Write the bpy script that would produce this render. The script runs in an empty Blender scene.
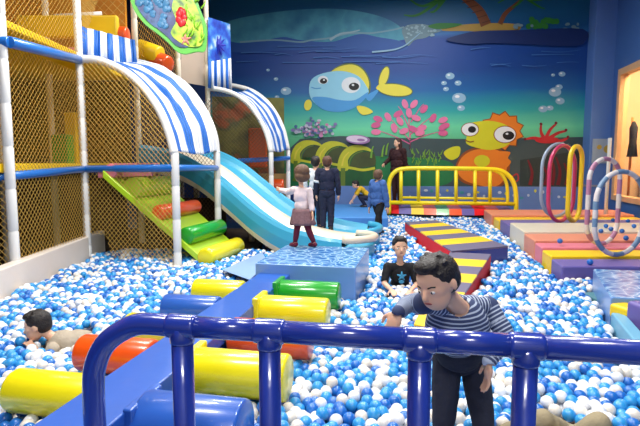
import bpy, math, random
import numpy as np
from mathutils import Vector, Matrix, noise
from mathutils.bvhtree import BVHTree
random.seed(7); rng = np.random.default_rng(11)
S = bpy.context.scene; COL = S.collection
pi = math.pi

# ------------------------------------------------------------------ camera
CAMZ, FPX, PITCH = 1.6, 500.0, math.radians(5.71)
cd = bpy.data.cameras.new('camera'); cam = bpy.data.objects.new('camera', cd); COL.objects.link(cam)
cd.sensor_width = 36; cd.lens = FPX / 640 * 36; cd.clip_end = 100
cam.location = (0, 0, CAMZ); cam.rotation_euler = (pi / 2 - PITCH, 0, 0); S.camera = cam
# ------------------------------------------------------------------ light
w = bpy.data.worlds.new('world'); S.world = w; w.use_nodes = True
w.node_tree.nodes['Background'].inputs[0].default_value = (0.55, 0.7, 1, 1)
w.node_tree.nodes['Background'].inputs[1].default_value = 0.15
def area(name, loc, sx, sy, power, col=(1, .96, .9), rot=(0, 0, 0)):
    l = bpy.data.lights.new(name, 'AREA'); l.shape = 'RECTANGLE'; l.size = sx; l.size_y = sy
    l.energy = power; l.color = col
    o = bpy.data.objects.new(name, l); o.location = loc; o.rotation_euler = rot; COL.objects.link(o)
for (x, y, z, p) in ((-1.6, 2.2, 4.6, 85), (1.4, 2.2, 4.6, 75), (-1.6, 5.4, 4.9, 105), (1.2, 5.4, 4.9, 85), (0.0, -1.4, 4.4, 85),  # last one is a fill added behind the camera to brighten faces
                     (-1.0, 8.8, 5.8, 110), (2.4, 9.2, 5.8, 90), (-4.4, 6.0, 5.8, 28)):
    area('ceiling_and_fill_light', (x, y, z), 1.2, .35, p, (1, .97, .93))
area('ceiling_and_fill_light', (2.2, 11.2, 5.9), 3.5, .35, 70, (.9, .97, 1))  # fill strip added in front of the mural to brighten it
area('shop_lamp_light', (8.2, 10.8, 4.8), 1.6, 1.2, 380, (1, .72, .42))
S.view_settings.view_transform = 'Standard'; S.view_settings.look = 'None'
S.view_settings.gamma = 1; S.view_settings.use_curve_mapping = False; S.view_settings.exposure = 0.6

# ------------------------------------------------------------------ helpers
def PD(px, py, Y):
    x = (px - 320) / FPX; v = (213 - py) / FPX
    c, s = math.cos(PITCH), math.sin(PITCH)
    dy = c + v * s; dz = -s + v * c
    k = Y / dy
    return Vector((x * k, Y, CAMZ + dz * k))
def PZ(px, py, z):
    x = (px - 320) / FPX; v = (213 - py) / FPX
    c, s = math.cos(PITCH), math.sin(PITCH)
    dy = c + v * s; dz = -s + v * c
    k = (z - CAMZ) / dz
    return Vector((x * k, dy * k, z))
def lin(c):
    return tuple(((v / 255) / 12.92 if v / 255 <= .04045 else (((v / 255) + .055) / 1.055) ** 2.4) for v in c) + (1,)
MATS = {}
def mat(name, c, rough=.5, var=0, scale=8, bump=0, bscale=40, metal=0, coat=0, sub=0, emit=0, spec=.5):
    if name in MATS: return MATS[name]
    m = bpy.data.materials.new(name); m.use_nodes = True; MATS[name] = m
    nt = m.node_tree; b = nt.nodes['Principled BSDF']
    b.inputs['Base Color'].default_value = lin(c); b.inputs['Roughness'].default_value = rough
    b.inputs['Metallic'].default_value = metal; b.inputs['Coat Weight'].default_value = coat
    b.inputs['Specular IOR Level'].default_value = spec
    b.inputs['Coat Roughness'].default_value = .12
    if sub: b.inputs['Subsurface Weight'].default_value = sub; b.inputs['Subsurface Scale'].default_value = .02
    if emit: b.inputs['Emission Color'].default_value = lin(c); b.inputs['Emission Strength'].default_value = emit
    if var or bump:
        tc = nt.nodes.new('ShaderNodeTexCoord')
    if var:
        n = nt.nodes.new('ShaderNodeTexNoise'); n.inputs['Scale'].default_value = scale; n.inputs['Detail'].default_value = 4
        nt.links.new(tc.outputs['Object'], n.inputs['Vector'])
        mx = nt.nodes.new('ShaderNodeMix'); mx.data_type = 'RGBA'
        lc = lin(c)
        mx.inputs[6].default_value = tuple(max(0, v * (1 - var)) for v in lc[:3]) + (1,)
        mx.inputs[7].default_value = tuple(min(1, v * (1 + var)) for v in lc[:3]) + (1,)
        nt.links.new(n.outputs['Fac'], mx.inputs[0]); nt.links.new(mx.outputs[2], b.inputs['Base Color'])
    if bump:
        n2 = nt.nodes.new('ShaderNodeTexNoise'); n2.inputs['Scale'].default_value = bscale
        nt.links.new(tc.outputs['Object'], n2.inputs['Vector'])
        bp = nt.nodes.new('ShaderNodeBump'); bp.inputs['Strength'].default_value = bump; bp.inputs['Distance'].default_value = .01
        nt.links.new(n2.outputs['Fac'], bp.inputs['Height']); nt.links.new(bp.outputs[0], b.inputs['Normal'])
    return m
def ramp_mat(name, stops, rough=.5, tex='noise', scale=5, axis=2, lo=0, hi=1, distort=0, mixn=0):
    """colour ramp over noise / voronoi / an object axis (a printed pattern)"""
    m = bpy.data.materials.new(name); m.use_nodes = True; MATS[name] = m
    nt = m.node_tree; b = nt.nodes['Principled BSDF']; b.inputs['Roughness'].default_value = rough
    tc = nt.nodes.new('ShaderNodeTexCoord'); r = nt.nodes.new('ShaderNodeValToRGB')
    if tex == 'noise':
        n = nt.nodes.new('ShaderNodeTexNoise'); n.inputs['Scale'].default_value = scale; n.inputs['Detail'].default_value = 5
        n.inputs['Distortion'].default_value = distort
        nt.links.new(tc.outputs['Object'], n.inputs['Vector']); out = n.outputs['Fac']
    elif tex == 'voronoi':
        n = nt.nodes.new('ShaderNodeTexVoronoi'); n.inputs['Scale'].default_value = scale; n.feature = 'DISTANCE_TO_EDGE'
        n1 = nt.nodes.new('ShaderNodeTexNoise'); n1.inputs['Scale'].default_value = scale * .5
        ad = nt.nodes.new('ShaderNodeVectorMath'); ad.operation = 'MULTIPLY_ADD'
        ad.inputs[1].default_value = (.35, .35, .35)
        nt.links.new(n1.outputs['Color'], ad.inputs[0]); nt.links.new(tc.outputs['Object'], ad.inputs[2])
        nt.links.new(ad.outputs[0], n.inputs['Vector']); out = n.outputs['Distance']
    elif tex == 'along':
        n = nt.nodes.new('ShaderNodeAttribute'); n.attribute_name = 'along'
        mm = nt.nodes.new('ShaderNodeMath'); mm.operation = 'MULTIPLY'; mm.inputs[1].default_value = scale
        fr = nt.nodes.new('ShaderNodeMath'); fr.operation = 'FRACT'
        nt.links.new(n.outputs['Fac'], mm.inputs[0]); nt.links.new(mm.outputs[0], fr.inputs[0]); out = fr.outputs[0]
    else:
        sp = nt.nodes.new('ShaderNodeSeparateXYZ'); nt.links.new(tc.outputs['Object'], sp.inputs[0])
        mr = nt.nodes.new('ShaderNodeMapRange'); mr.inputs['From Min'].default_value = lo; mr.inputs['From Max'].default_value = hi
        nt.links.new(sp.outputs[axis], mr.inputs[0]); out = mr.outputs[0]
        if mixn:
            n = nt.nodes.new('ShaderNodeTexNoise'); n.inputs['Scale'].default_value = scale; n.inputs['Detail'].default_value = 4
            mp = nt.nodes.new('ShaderNodeMapping'); mp.inputs['Scale'].default_value = (.35, .35, 2.2)
            nt.links.new(tc.outputs['Object'], mp.inputs[0]); nt.links.new(mp.outputs[0], n.inputs['Vector'])
            a = nt.nodes.new('ShaderNodeMath'); a.operation = 'MULTIPLY_ADD'; a.inputs[1].default_value = mixn
            a2 = nt.nodes.new('ShaderNodeMath'); a2.operation = 'SUBTRACT'; a2.inputs[1].default_value = mixn / 2
            nt.links.new(n.outputs['Fac'], a.inputs[0]); nt.links.new(out, a.inputs[2]); nt.links.new(a.outputs[0], a2.inputs[0])
            out = a2.outputs[0]
    nt.links.new(out, r.inputs[0])
    e = r.color_ramp.elements
    while len(e) < len(stops): e.new(.5)
    for k, (p, c) in enumerate(stops): e[k].position = p; e[k].color = lin(c)
    nt.links.new(r.outputs[0], b.inputs['Base Color'])
    return m

class MB:
    def __init__(s): s.v = []; s.f = []; s.mi = []; s.m = []; s.cur = 0
    def use(s, m):
        if m not in s.m: s.m.append(m)
        s.cur = s.m.index(m); return s
    def add(s, vs, fs):
        n = len(s.v); s.v += [tuple(v) for v in vs]
        for f in fs: s.f.append(tuple(i + n for i in f)); s.mi.append(s.cur)
        return s
    def box(s, c, d, rz=0, M=None):
        hx, hy, hz = d[0] / 2, d[1] / 2, d[2] / 2
        R = Matrix.Rotation(rz, 3, 'Z') if M is None else M
        vs = [Vector(c) + R @ Vector((x, y, z)) for x in (-hx, hx) for y in (-hy, hy) for z in (-hz, hz)]
        return s.add(vs, [(0, 1, 3, 2), (4, 6, 7, 5), (0, 4, 5, 1), (2, 3, 7, 6), (0, 2, 6, 4), (1, 5, 7, 3)])
    def hexa(s, b, t):  # bottom 4, top 4, counter-clockwise from above
        return s.add(list(b) + list(t), [(3, 2, 1, 0), (4, 5, 6, 7)] + [(i, (i + 1) % 4, (i + 1) % 4 + 4, i + 4) for i in range(4)])
    def tube(s, pts, r, n=12, closed=False, cap=True, rs=None):
        pts = [Vector(p) for p in pts]; k = len(pts); prev = None; rings = []
        for i, p in enumerate(pts):
            if closed: t = (pts[(i + 1) % k] - pts[i - 1])
            else: t = pts[min(i + 1, k - 1)] - pts[max(i - 1, 0)]
            t.normalize()
            if prev is None:
                a = Vector((0, 0, 1)) if abs(t.z) < .9 else Vector((1, 0, 0)); x = t.cross(a).normalized()
            else:
                x = (prev - t * prev.dot(t)).normalized()
            prev = x; y = t.cross(x); rr = rs[i] if rs else r
            rings.append([p + (x * math.cos(2 * pi * j / n) + y * math.sin(2 * pi * j / n)) * rr for j in range(n)])
        vs = [v for q in rings for v in q]; fs = []
        for i in range(k if closed else k - 1):
            a, b = i * n, ((i + 1) % k) * n
            for j in range(n): fs.append((a + j, a + (j + 1) % n, b + (j + 1) % n, b + j))
        if cap and not closed:
            fs.append(tuple(range(n - 1, -1, -1))); fs.append(tuple((k - 1) * n + j for j in range(n)))
        return s.add(vs, fs)
    def cyl(s, a, b, r, n=24, bev=.0, r2=None):
        a, b = Vector(a), Vector(b); r2 = r if r2 is None else r2
        if bev:
            d = (b - a).normalized()
            return s.tube([a, a + d * bev * .3, a + d * bev, b - d * bev, b - d * bev * .3, b], r, n, rs=[r - bev, r - bev * .3, r, r2, r2 - bev * .3, r2 - bev])
        return s.tube([a, b], r, n, rs=[r, r2])
    def ell(s, c, rad, M=None, nu=16, nv=10):
        c = Vector(c); R = M if M is not None else Matrix.Identity(3)
        vs = [c + R @ Vector((0, 0, -rad[2]))]
        for i in range(1, nv):
            ph = -pi / 2 + pi * i / nv
            for j in range(nu):
                th = 2 * pi * j / nu
                vs.append(c + R @ Vector((rad[0] * math.cos(ph) * math.cos(th), rad[1] * math.cos(ph) * math.sin(th), rad[2] * math.sin(ph))))
        vs.append(c + R @ Vector((0, 0, rad[2]))); L = len(vs) - 1; fs = []
        for j in range(nu):
            fs.append((0, 1 + (j + 1) % nu, 1 + j)); o = 1 + (nv - 2) * nu
            fs.append((o + j, o + (j + 1) % nu, L))
            for i in range(nv - 2):
                q = 1 + i * nu; fs.append((q + j, q + (j + 1) % nu, q + nu + (j + 1) % nu, q + nu + j))
        return s.add(vs, fs)
    def build(s, name, parent=None, smooth=False, m=None, bevel=0, origin=None):
        me = bpy.data.meshes.new(name)
        o0 = Vector(origin) if origin is not None else Vector((0, 0, 0))
        me.from_pydata([tuple(Vector(v) - o0) for v in s.v], [], s.f)
        for mm in (s.m or [m or mat('default_grey', (150, 150, 150))]): me.materials.append(mm)
        me.polygons.foreach_set('material_index', s.mi)
        if smooth: me.polygons.foreach_set('use_smooth', [True] * len(me.polygons))
        me.update(); o = bpy.data.objects.new(name, me); COL.objects.link(o)
        o.location = o0
        if parent: par(o, parent)
        if smooth == 'auto':
            try: me.set_sharp_from_angle(angle=math.radians(40))
            except Exception: pass
        if bevel:
            b = o.modifiers.new('bevel', 'BEVEL'); b.width = bevel; b.segments = 3; b.limit_method = 'ANGLE'
            me.polygons.foreach_set('use_smooth', [True] * len(me.polygons)); b.harden_normals = True
        return o
def par(o, parent):
    o.parent = parent
    if parent.type == 'EMPTY' or True:
        M = Matrix.Translation(parent.location) @ parent.rotation_euler.to_matrix().to_4x4()
        q = parent.parent
        while q: M = Matrix.Translation(q.location) @ q.rotation_euler.to_matrix().to_4x4() @ M; q = q.parent
        o.location = (M.inverted() @ Matrix.Translation(o.location)).to_translation()
def tag(o, label=None, cat=None, group=None, kind=None):
    if label: o['label'] = label
    if cat: o['category'] = cat
    if group: o['group'] = group
    if kind: o['kind'] = kind
    return o
def empty(name, loc, label, cat, group=None):
    o = bpy.data.objects.new(name, None); o.location = loc; COL.objects.link(o); o.empty_display_size = .1
    return tag(o, label, cat, group)
def arc(p0, p1, p2, n=10):   # quadratic bezier
    p0, p1, p2 = Vector(p0), Vector(p1), Vector(p2)
    return [p0 * (1 - t) ** 2 + p1 * 2 * t * (1 - t) + p2 * t * t for t in [i / n for i in range(n + 1)]]
def smoothline(P, sub=6):
    P = [Vector(p) for p in P]; out = []
    for i in range(len(P) - 1):
        a, b, c, d = P[max(i - 1, 0)], P[i], P[i + 1], P[min(i + 2, len(P) - 1)]
        for k in range(sub):
            t = k / sub
            out.append(.5 * ((2 * b) + (c - a) * t + (2 * a - 5 * b + 4 * c - d) * t * t + (3 * b - a - 3 * c + d) * t ** 3))
    out.append(P[-1]); return out

BALLZ = .30
AW = math.radians(6); WD = Vector((math.cos(AW), -math.sin(AW), 0)); WN = Vector((-math.sin(AW), -math.cos(AW), 0))
W0 = Vector((3.5, 13.6, 0))           # a point on the back wall
AP = math.radians(12); U = Vector((math.sin(AP), math.cos(AP), 0)); V = Vector((math.cos(AP), -math.sin(AP), 0))

# ------------------------------------------------------------------ materials
wood_floor = mat('floor_blue', (40, 70, 120), .6, .2)
blue_wall = mat('blue_wall_paint', (84, 124, 190), .55, .06, 2)
navy_wall = mat('blue_side_wall', (62, 104, 170), .6, .06, 2)
cream_pad = mat('cream_vinyl', (222, 212, 190), .42, .06, 5, .12, 18, coat=.2)
white_pad = mat('white_vinyl', (226, 226, 222), .4, .05, 6, .15, 20, coat=.3)
blue_tube = mat('blue_bar_vinyl', (20, 104, 188), .3, .06, 8, .15, 15, coat=.5)
navy_tube = mat('navy_rail_vinyl', (32, 54, 150), .24, .12, 9, .22, 14, coat=.8)
yellow_v = mat('yellow_vinyl', (236, 222, 20), .3, .05, 6, .15, 10, coat=.5)
yellow_w = mat('warm_yellow_vinyl', (240, 200, 20), .4, .06, 6)
lime_v = mat('lime_vinyl', (172, 210, 40), .35, .06, 6, .15, 10, coat=.4)
green_v = mat('green_vinyl', (22, 150, 34), .28, .05, 6, .15, 10, coat=.5)
orange_v = mat('orange_vinyl', (235, 84, 20), .3, .05, 6, .15, 10, coat=.5)
red_v = mat('red_vinyl', (226, 22, 34), .6, .06, 6, .1, 10, coat=0, spec=.25)
pink_v = mat('pink_vinyl', (218, 122, 140), .45, .06, 6)
coral_v = mat('coral_vinyl', (220, 140, 112), .45, .06, 6)
purple_v = mat('purple_vinyl', (104, 92, 160), .45, .06, 6)
grey_v = mat('grey_purple_vinyl', (98, 92, 120), .5, .06, 6)
royal_v = mat('royal_blue_vinyl', (40, 92, 184), .32, .08, 5, .18, 9, coat=.45)
dkblue_v = mat('dark_blue_vinyl', (26, 52, 140), .35, .1, 5, .18, 9, coat=.3)
block_v = mat('sky_block_vinyl', (104, 146, 204), .35, .05, 5, .12, 9, coat=.3)
teal_v = mat('teal_slide_plastic', (58, 160, 196), .38, .05, 3, coat=.15)
cream_pl = mat('cream_slide_plastic', (222, 208, 184), .38, .04, 3, coat=.15)
water_v = ramp_mat('water_print', [(0, (190, 215, 235)), (.05, (100, 155, 205)), (.25, (50, 105, 175)), (1, (30, 76, 145))], .2, 'voronoi', 9)
net_m = mat('golden_net_cord', (204, 164, 76), .7)
net_d = mat('shaded_net_cord', (92, 68, 34), .7)  # net cord darkened to stand for shade inside the frame

# ================================================================== SETTING
def quadwall(name, a, b, z0, z1, th, m, side, kind='structure'):
    a, b = Vector(a), Vector(b); d = (b - a); L = d.length; d.normalize(); n = Vector((-d.y, d.x, 0)) * side
    B = [a, b, b + n * th, a + n * th]
    if side < 0: B = B[::-1]
    o = MB().use(m).hexa([Vector((p.x, p.y, z0)) for p in B], [Vector((p.x, p.y, z1)) for p in B]).build(name)
    return tag(o, kind=kind)
ZC = 6.3
cBL = W0 - WD * 10.2; cBR = W0 + WD * 4.35
fl = MB().use(wood_floor).box((0.5, 6, -.05), (17, 19, .1)).build('floor'); tag(fl, kind='structure')
ce = MB().use(mat('ceiling_grey', (120, 130, 145), .8)).box((0.5, 6, ZC + .05), (17, 19, .1)).build('ceiling'); tag(ce, kind='structure')
quadwall('wall_back', cBL, W0 + WD * 4.1, 0, ZC, .15, mat('wall_back_blue', (24, 60, 120), .6, .1, 2), 1)
olive = ramp_mat('wall_left_shaded', [(0, (32, 20, 12)), (.3, (42, 28, 16)), (.36, (84, 64, 24)), (.58, (96, 72, 24)), (.66, (214, 150, 40)), (1, (220, 130, 30))], .7, 'axis', 3, 2, 0, 5, mixn=.25)  # lower stops darkened to paint in the shade below the deck
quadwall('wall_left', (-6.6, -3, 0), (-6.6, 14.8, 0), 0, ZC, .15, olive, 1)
quadwall('wall_front', (-6.7, -3, 0), (8.5, -3, 0), 0, ZC, .15, mat('wall_front_grey', (170, 175, 185), .7), -1)
# right wall with the shop window
RC = Vector((7.35, 12.85, 0)); RD = Vector((-math.sin(math.radians(11)), -math.cos(math.radians(11)), 0)); RN = Vector((-RD.y, RD.x, 0))
if RN.x < 0: RN = -RN
def rbox(mb, s0, s1, z0, z1, t0=0, t1=.15):
    pts = [RC + RD * s0 + RN * t0, RC + RD * s1 + RN * t0, RC + RD * s1 + RN * t1, RC + RD * s0 + RN * t1]
    pts = [Vector((p.x, p.y, 0)) for p in pts]
    return mb.hexa([p + Vector((0, 0, z0)) for p in pts], [p + Vector((0, 0, z1)) for p in pts])
wb = MB().use(navy_wall)
rbox(wb, -.6, .45, 0, ZC); rbox(wb, .45, 5.6, 3.85, ZC); rbox(wb, .45, 5.6, 0, .7); rbox(wb, 5.6, 15.8, 0, ZC)
tag(wb.build('wall_right'), kind='structure')
frame_m = mat('peach_wood_frame', (222, 176, 128), .5, .15, 6)
wf = bpy.data.objects.new('window_1', None); wf.location = RC + RD * .45; COL.objects.link(wf); tag(wf, kind='structure')
f = MB().use(frame_m); rbox(f, .45, .62, .7, 3.85, -.03, .18); rbox(f, .62, 5.6, 3.7, 3.85, -.03, .18); rbox(f, .62, 5.6, .7, .82, -.05, .18); rbox(f, 3.1, 3.22, .82, 3.7, -.03, .18)
f.build('window_frame', wf)
glass = bpy.data.materials.new('window_glass'); glass.use_nodes = True
g = glass.node_tree.nodes['Principled BSDF']; g.inputs['Transmission Weight'].default_value = 1; g.inputs['Roughness'].default_value = .02; g.inputs['IOR'].default_value = 1.1
f = MB().use(glass); rbox(f, .62, 3.1, .82, 3.7, .06, .07); rbox(f, 3.22, 5.6, .82, 3.7, .06, .07); f.build('window_pane', wf)
f = MB().use(mat('shop_wall_peach', (214, 176, 136), .6, .1, 2)); rbox(f, -.75, 7, 0, ZC, 2.6, 2.7); rbox(f, -.75, -.65, 0, ZC, .15, 2.7); rbox(f, 7, 7.1, 0, ZC, .15, 2.7)
tag(f.build('wall_shop'), kind='structure')
# pillar at the back right corner
pc = W0 + WD * 3.77 + WN * .2
pl = MB().use(blue_wall).box((pc.x, pc.y, ZC / 2), (.72, .5, ZC), -AW).build('column', bevel=.01); tag(pl, kind='structure')
pb = MB().use(mat('pillar_pad_cream', (150, 150, 160), .5)).box((pc.x, pc.y, 1.02), (.76, .54, .05), -AW).build('trim_1'); tag(pb, kind='structure')
# blue padded dado under the mural with printed spots
dado_m = mat('dado_blue', (96, 130, 190), .45, .12, 3)
dm = MB().use(dado_m)
p0 = W0 - WD * 4.2; p1 = W0 + WD * 3.42
B = [p0 + WN * .002, p0 + WN * .06, p1 + WN * .06, p1 + WN * .002]
dm.hexa([Vector((p.x, p.y, 0)) for p in B], [Vector((p.x, p.y, .97)) for p in B])
def wallpt(px, py, off=0):
    x = (px - 320) / FPX; v = (213 - py) / FPX; c, s = math.cos(PITCH), math.sin(PITCH)
    d = Vector((x, c + v * s, -s + v * c)); o = Vector((0, 0, CAMZ)); k = (W0 + WN * off - o).dot(WN) / d.dot(WN)
    return o + d * k
cols = [mat('print_yellow', (214, 206, 60), .5), mat('print_white', (205, 215, 225), .5), mat('print_teal', (60, 150, 160), .5), mat('print_red', (190, 60, 70), .5)]
def patch(mb, P, m):
    mb.use(m); mb.add(P, [tuple(range(len(P)))])
def ellpts(cx, cy, rx, ry, rot=0, n=28, off=0):
    c, s = math.cos(rot), math.sin(rot)
    return [wallpt(cx + rx * math.cos(a) * c - ry * math.sin(a) * s, cy + rx * math.cos(a) * s + ry * math.sin(a) * c, off) for a in [2 * pi * k / n for k in range(n)]]
for k in range(26):
    x = 388 + k * 7.4 + random.uniform(-1, 1); y = random.uniform(190, 198)
    patch(dm, ellpts(x, y, random.uniform(1.2, 2.3), random.uniform(1, 1.9), 0, 10, .064), cols[k % 4] if k % 4 != 3 else cols[1])
tag(dm.build('wall_dado'), kind='structure')

# ================================================================== MURAL
mural = empty('mural', W0 + WN * .02 + Vector((0, 0, .97)), 'large underwater mural covering the back wall, with fish, seahorse, coral and island', 'mural')
sea = ramp_mat('mural_sea', [(0, (46, 78, 76)), (.24, (90, 180, 130)), (.31, (104, 210, 160)), (.40, (40, 160, 160)), (.50, (14, 96, 160)), (.60, (12, 66, 140)), (.76, (14, 66, 150)), (.785, (36, 110, 176)), (.81, (16, 84, 136)), (1, (16, 96, 128))], .45, 'axis', 1.3, 2, .97, 6.1, mixn=.05)
mb = MB().use(sea); p0 = W0 - WD * 6.6; p1 = W0 + WD * 3.42
B = [p0 + WN * .001, p0 + WN * .012, p1 + WN * .012, p1 + WN * .001]
mb.hexa([Vector((p.x, p.y, .97)) for p in B], [Vector((p.x, p.y, 6.25)) for p in B]); 
def grid_offset(o): return o
mo = mb.build('painted_sea'); mo.parent = mural; mo.location = -mural.location
class Paint:
    def __init__(s): s.mb = MB(); s.k = 0
    def off(s): s.k += 1; return .014 + .0012 * s.k
    def E(s, cx, cy, rx, ry, m, rot=0, n=28): patch(s.mb, ellpts(cx, cy, rx, ry, math.radians(rot), n, s.off()), m)
    def P(s, pts, m, sm=True, sub=4):
        o = s.off(); q = [Vector((a, b, 0)) for a, b in pts]
        if sm:
            q2 = q[-2:] + q + q[:3]; sl = smoothline(q2, sub); q = sl[2 * sub:-(2 * sub) - 1]
        P = [wallpt(a.x, a.y, o) for a in q]
        s.mb.use(m); s.mb.add(P, [tuple(range(len(P)))])
    def S(s, pts, wd, m, taper=1):
        o = s.off(); q = smoothline([Vector((a, b, 0)) for a, b in pts], 5); L = []; R = []
        for i, p in enumerate(q):
            t = (q[min(i + 1, len(q) - 1)] - q[max(i - 1, 0)]).normalized(); n = Vector((-t.y, t.x, 0))
            ww = wd * (1 - (1 - taper) * i / (len(q) - 1)) / 2
            L.append(p + n * ww); R.append(p - n * ww)
        n = len(L); vs = [wallpt(a.x, a.y, o) for a in L + R]
        s.mb.use(m); s.mb.add(vs, [(i, i + 1, n + i + 1, n + i) for i in range(n - 1)])
    def done(s, name):
        o = s.mb.build(name); o.parent = mural; o.location = -mural.location; return o
def pm(name, c, var=0.06): return mat('paint_' + name, c, .5, var, 3)
# waves and sky
P = Paint()
lt = ramp_mat('paint_sky_teal', [(0.3, (40, 112, 150)), (.5, (74, 156, 176)), (.7, (46, 120, 152))], .5, 'noise', 1.2)
P.P([(224, 24), (262, 14), (310, 9), (350, 10), (385, 18), (404, 30), (408, 38), (385, 42), (350, 41), (300, 43), (226, 45)], lt)
P.P([(224, 41), (240, 43), (262, 41), (283, 37), (300, 40), (330, 42), (348, 37), (362, 34), (378, 37), (400, 41), (408, 48), (395, 52), (370, 50), (300, 50), (226, 52)], pm('wave_blue', (34, 84, 158)))
P.S([(240, 42), (275, 40), (300, 42), (312, 40), (330, 38), (345, 34), (356, 33), (372, 33), (392, 30), (404, 27)], 1.6, pm('foam_grey', (120, 160, 175)))
P.S([(330, 40), (340, 34), (352, 32), (360, 30)], 2.6, pm('foam_pale', (150, 180, 190)), .4)
P.P([(402, 30), (408, 25), (420, 24), (432, 26), (442, 30), (433, 34), (425, 38), (415, 40), (408, 46), (404, 38)], pm('foam_shade', (110, 140, 150)))
for _ in range(26):
    P.E(random.uniform(406, 436), random.uniform(25, 38), random.uniform(.8, 2), random.uniform(.6, 1.3), pm('foam_pale', (150, 180, 190)), n=8)
P.S([(372, 52), (392, 50), (404, 46), (412, 40), (420, 33)], 1.8, pm('foam_line', (140, 180, 205)), .5)
for k in range(22):
    x = random.uniform(235, 560); y = 46 + random.uniform(0, 20); l = random.uniform(15, 60)
    P.S([(x, y), (x + l / 2, y + random.uniform(-2, 1)), (x + l, y - random.uniform(-1, 2))], random.uniform(.5, 1.1), pm('sea_streak', (60, 112, 178)), .3)
P.P([(462, 34), (480, 31), (520, 30), (583, 29), (583, 44), (560, 46), (520, 44), (490, 43), (470, 44), (446, 40)], pm('deep_wave', (12, 40, 98)))
P.done('painted_waves')
# island with palms
P = Paint()
sand = pm('sand', (176, 140, 60), .12); trunk = pm('palm_trunk', (120, 66, 30), .2); leaf = pm('palm_leaf', (40, 120, 40), .2)
P.P([(438, 29), (450, 26), (470, 24), (500, 23), (520, 25), (518, 31), (505, 35), (492, 36), (478, 32), (462, 31), (446, 31)], sand)
P.S([(486, 25), (480, 12), (470, 2), (458, -8)], 11, trunk, .6); P.S([(500, 24), (505, 14), (514, 6), (524, -2)], 5, trunk, .6)
for k in range(5): P.S([(462 + k * 5, 3 + k * 5), (474 + k * 4.2, 0 + k * 5)], .8, pm('trunk_ring', (80, 42, 20)))
for a, b in (((420, 14), (404, 15)), ((424, 6), (408, -2)), ((436, 10), (430, 12)), ((440, 2), (438, 8))): P.S([(450, -8), a, b], 4, leaf, .3)
for a, b in (((538, 6), (545, 9)), ((508, -2), (498, 3)), ((532, 0), (542, 0)), ((518, 4), (512, 8))): P.S([(524, -3), a, b], 3.2, leaf, .3)
P.P([(428, 26), (440, 23), (462, 24), (450, 28), (436, 29)], leaf)
for k in range(16): P.E(530 + k * 1.7 + random.uniform(-2, 2), 24 + random.uniform(-5, 3), 3, 3, leaf, n=9)
for k in range(14): P.E(random.choice([random.uniform(514, 536), random.uniform(562, 580)]), random.uniform(23, 30), random.uniform(1.2, 2.6), random.uniform(1, 1.8), pm('foam_shade', (110, 140, 150)), n=8)
P.done('painted_island')
# fish
P = Paint()
yl = pm('fish_yellow', (226, 214, 70)); ydk = pm('fish_outline', (90, 110, 60)); fb = pm('fish_blue', (142, 204, 226)); fbl = pm('fish_belly', (70, 152, 210)); wht = pm('white', (225, 230, 232)); blk = pm('black', (14, 14, 18)); blu = pm('bubble', (140, 180, 205))
P.P([(330, 72), (340, 65), (352, 63), (363, 68), (370, 80), (370, 92), (362, 98), (340, 90), (328, 80)], ydk)
P.P([(331, 72), (340, 66.5), (352, 64.5), (362, 69), (368.5, 80), (368, 90), (360, 96), (340, 90), (330, 80)], yl)
P.P([(366, 96), (376, 90), (382, 86), (378, 92), (370, 101)], fbl)
P.E(384, 77, 5, 11.5, ydk, 18); P.E(384, 77, 4, 10.5, yl, 18); P.E(395, 90, 18, 6.8, ydk, 6); P.E(395, 90, 17, 5.8, yl, 6)
P.P([(376, 88), (382, 83), (388, 87), (382, 91)], yl)
P.P([(309, 90), (312, 79), (324, 73), (342, 71), (358, 76), (367, 87), (368, 94), (358, 104), (340, 111), (322, 108), (312, 100)], fb)
P.P([(312, 98), (325, 97), (340, 100), (355, 100), (368, 92), (364, 100), (352, 109), (338, 112), (322, 109)], fbl)
P.E(323, 80, 5.2, 4.2, wht); P.E(323.5, 81, 3.6, 2.8, blk); P.E(351, 85, 9.5, 8, wht); P.E(354, 86.5, 5.2, 3.8, blk); P.E(353, 85, 1.3, 1, wht); P.E(324, 80, 1, .8, wht)
P.S([(311, 87), (316, 88.5), (321, 88)], .8, fbl); P.E(308, 105, 3.8, 5.5, yl, 10); P.P([(357, 106), (366, 107), (373, 112), (364, 115), (359, 112)], yl)
P.done('painted_fish')
# seahorse
P = Paint()
og = pm('horse_orange', (226, 126, 26)); ogd = pm('horse_outline', (140, 70, 20)); yg = pm('horse_yellow', (206, 206, 30)); 
star = []
for k in range(22):
    a = 2 * pi * k / 22; r = 23 if k % 2 else 18.5
    star.append((502 + math.cos(a) * r * 1.0, 131 + math.sin(a) * r * .9))
P.P([(x, y) for x, y in star], ogd, False); P.P([(502 + (x - 502) * .94, 131 + (y - 131) * .93) for x, y in star], og, False)
P.P([(458, 160), (466, 151), (480, 147), (498, 148), (506, 155), (510, 166), (506, 182), (494, 189), (478, 187), (462, 182), (455, 172)], ogd)
P.P([(460, 160), (468, 152.5), (480, 149), (497, 150), (504, 156), (507, 166), (503, 181), (493, 187), (478, 185), (464, 180), (457, 171)], og)
P.P([(444, 152), (452, 147), (460, 147), (459, 156), (452, 160), (446, 157)], yg); P.P([(497, 152), (510, 152), (508, 158), (511, 162), (505, 168), (496, 160)], og)
P.E(482, 161, 8, 6, yg)
P.P([(466, 140), (468, 131), (466, 126), (474, 122), (492, 121), (508, 126), (514, 136), (506, 146), (490, 150), (474, 147), (467, 144)], yg)
P.E(470, 129.5, 9, 7, ogd); P.E(470, 129.5, 8.2, 6.3, wht); P.E(472, 129.5, 4, 3.3, blk); P.E(505, 134.5, 11.5, 8.8, ogd); P.E(505, 134.5, 10.6, 8, wht); P.E(508.5, 135.5, 5.8, 4.4, blk); P.E(507, 133.8, 1.4, 1, wht)
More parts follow.
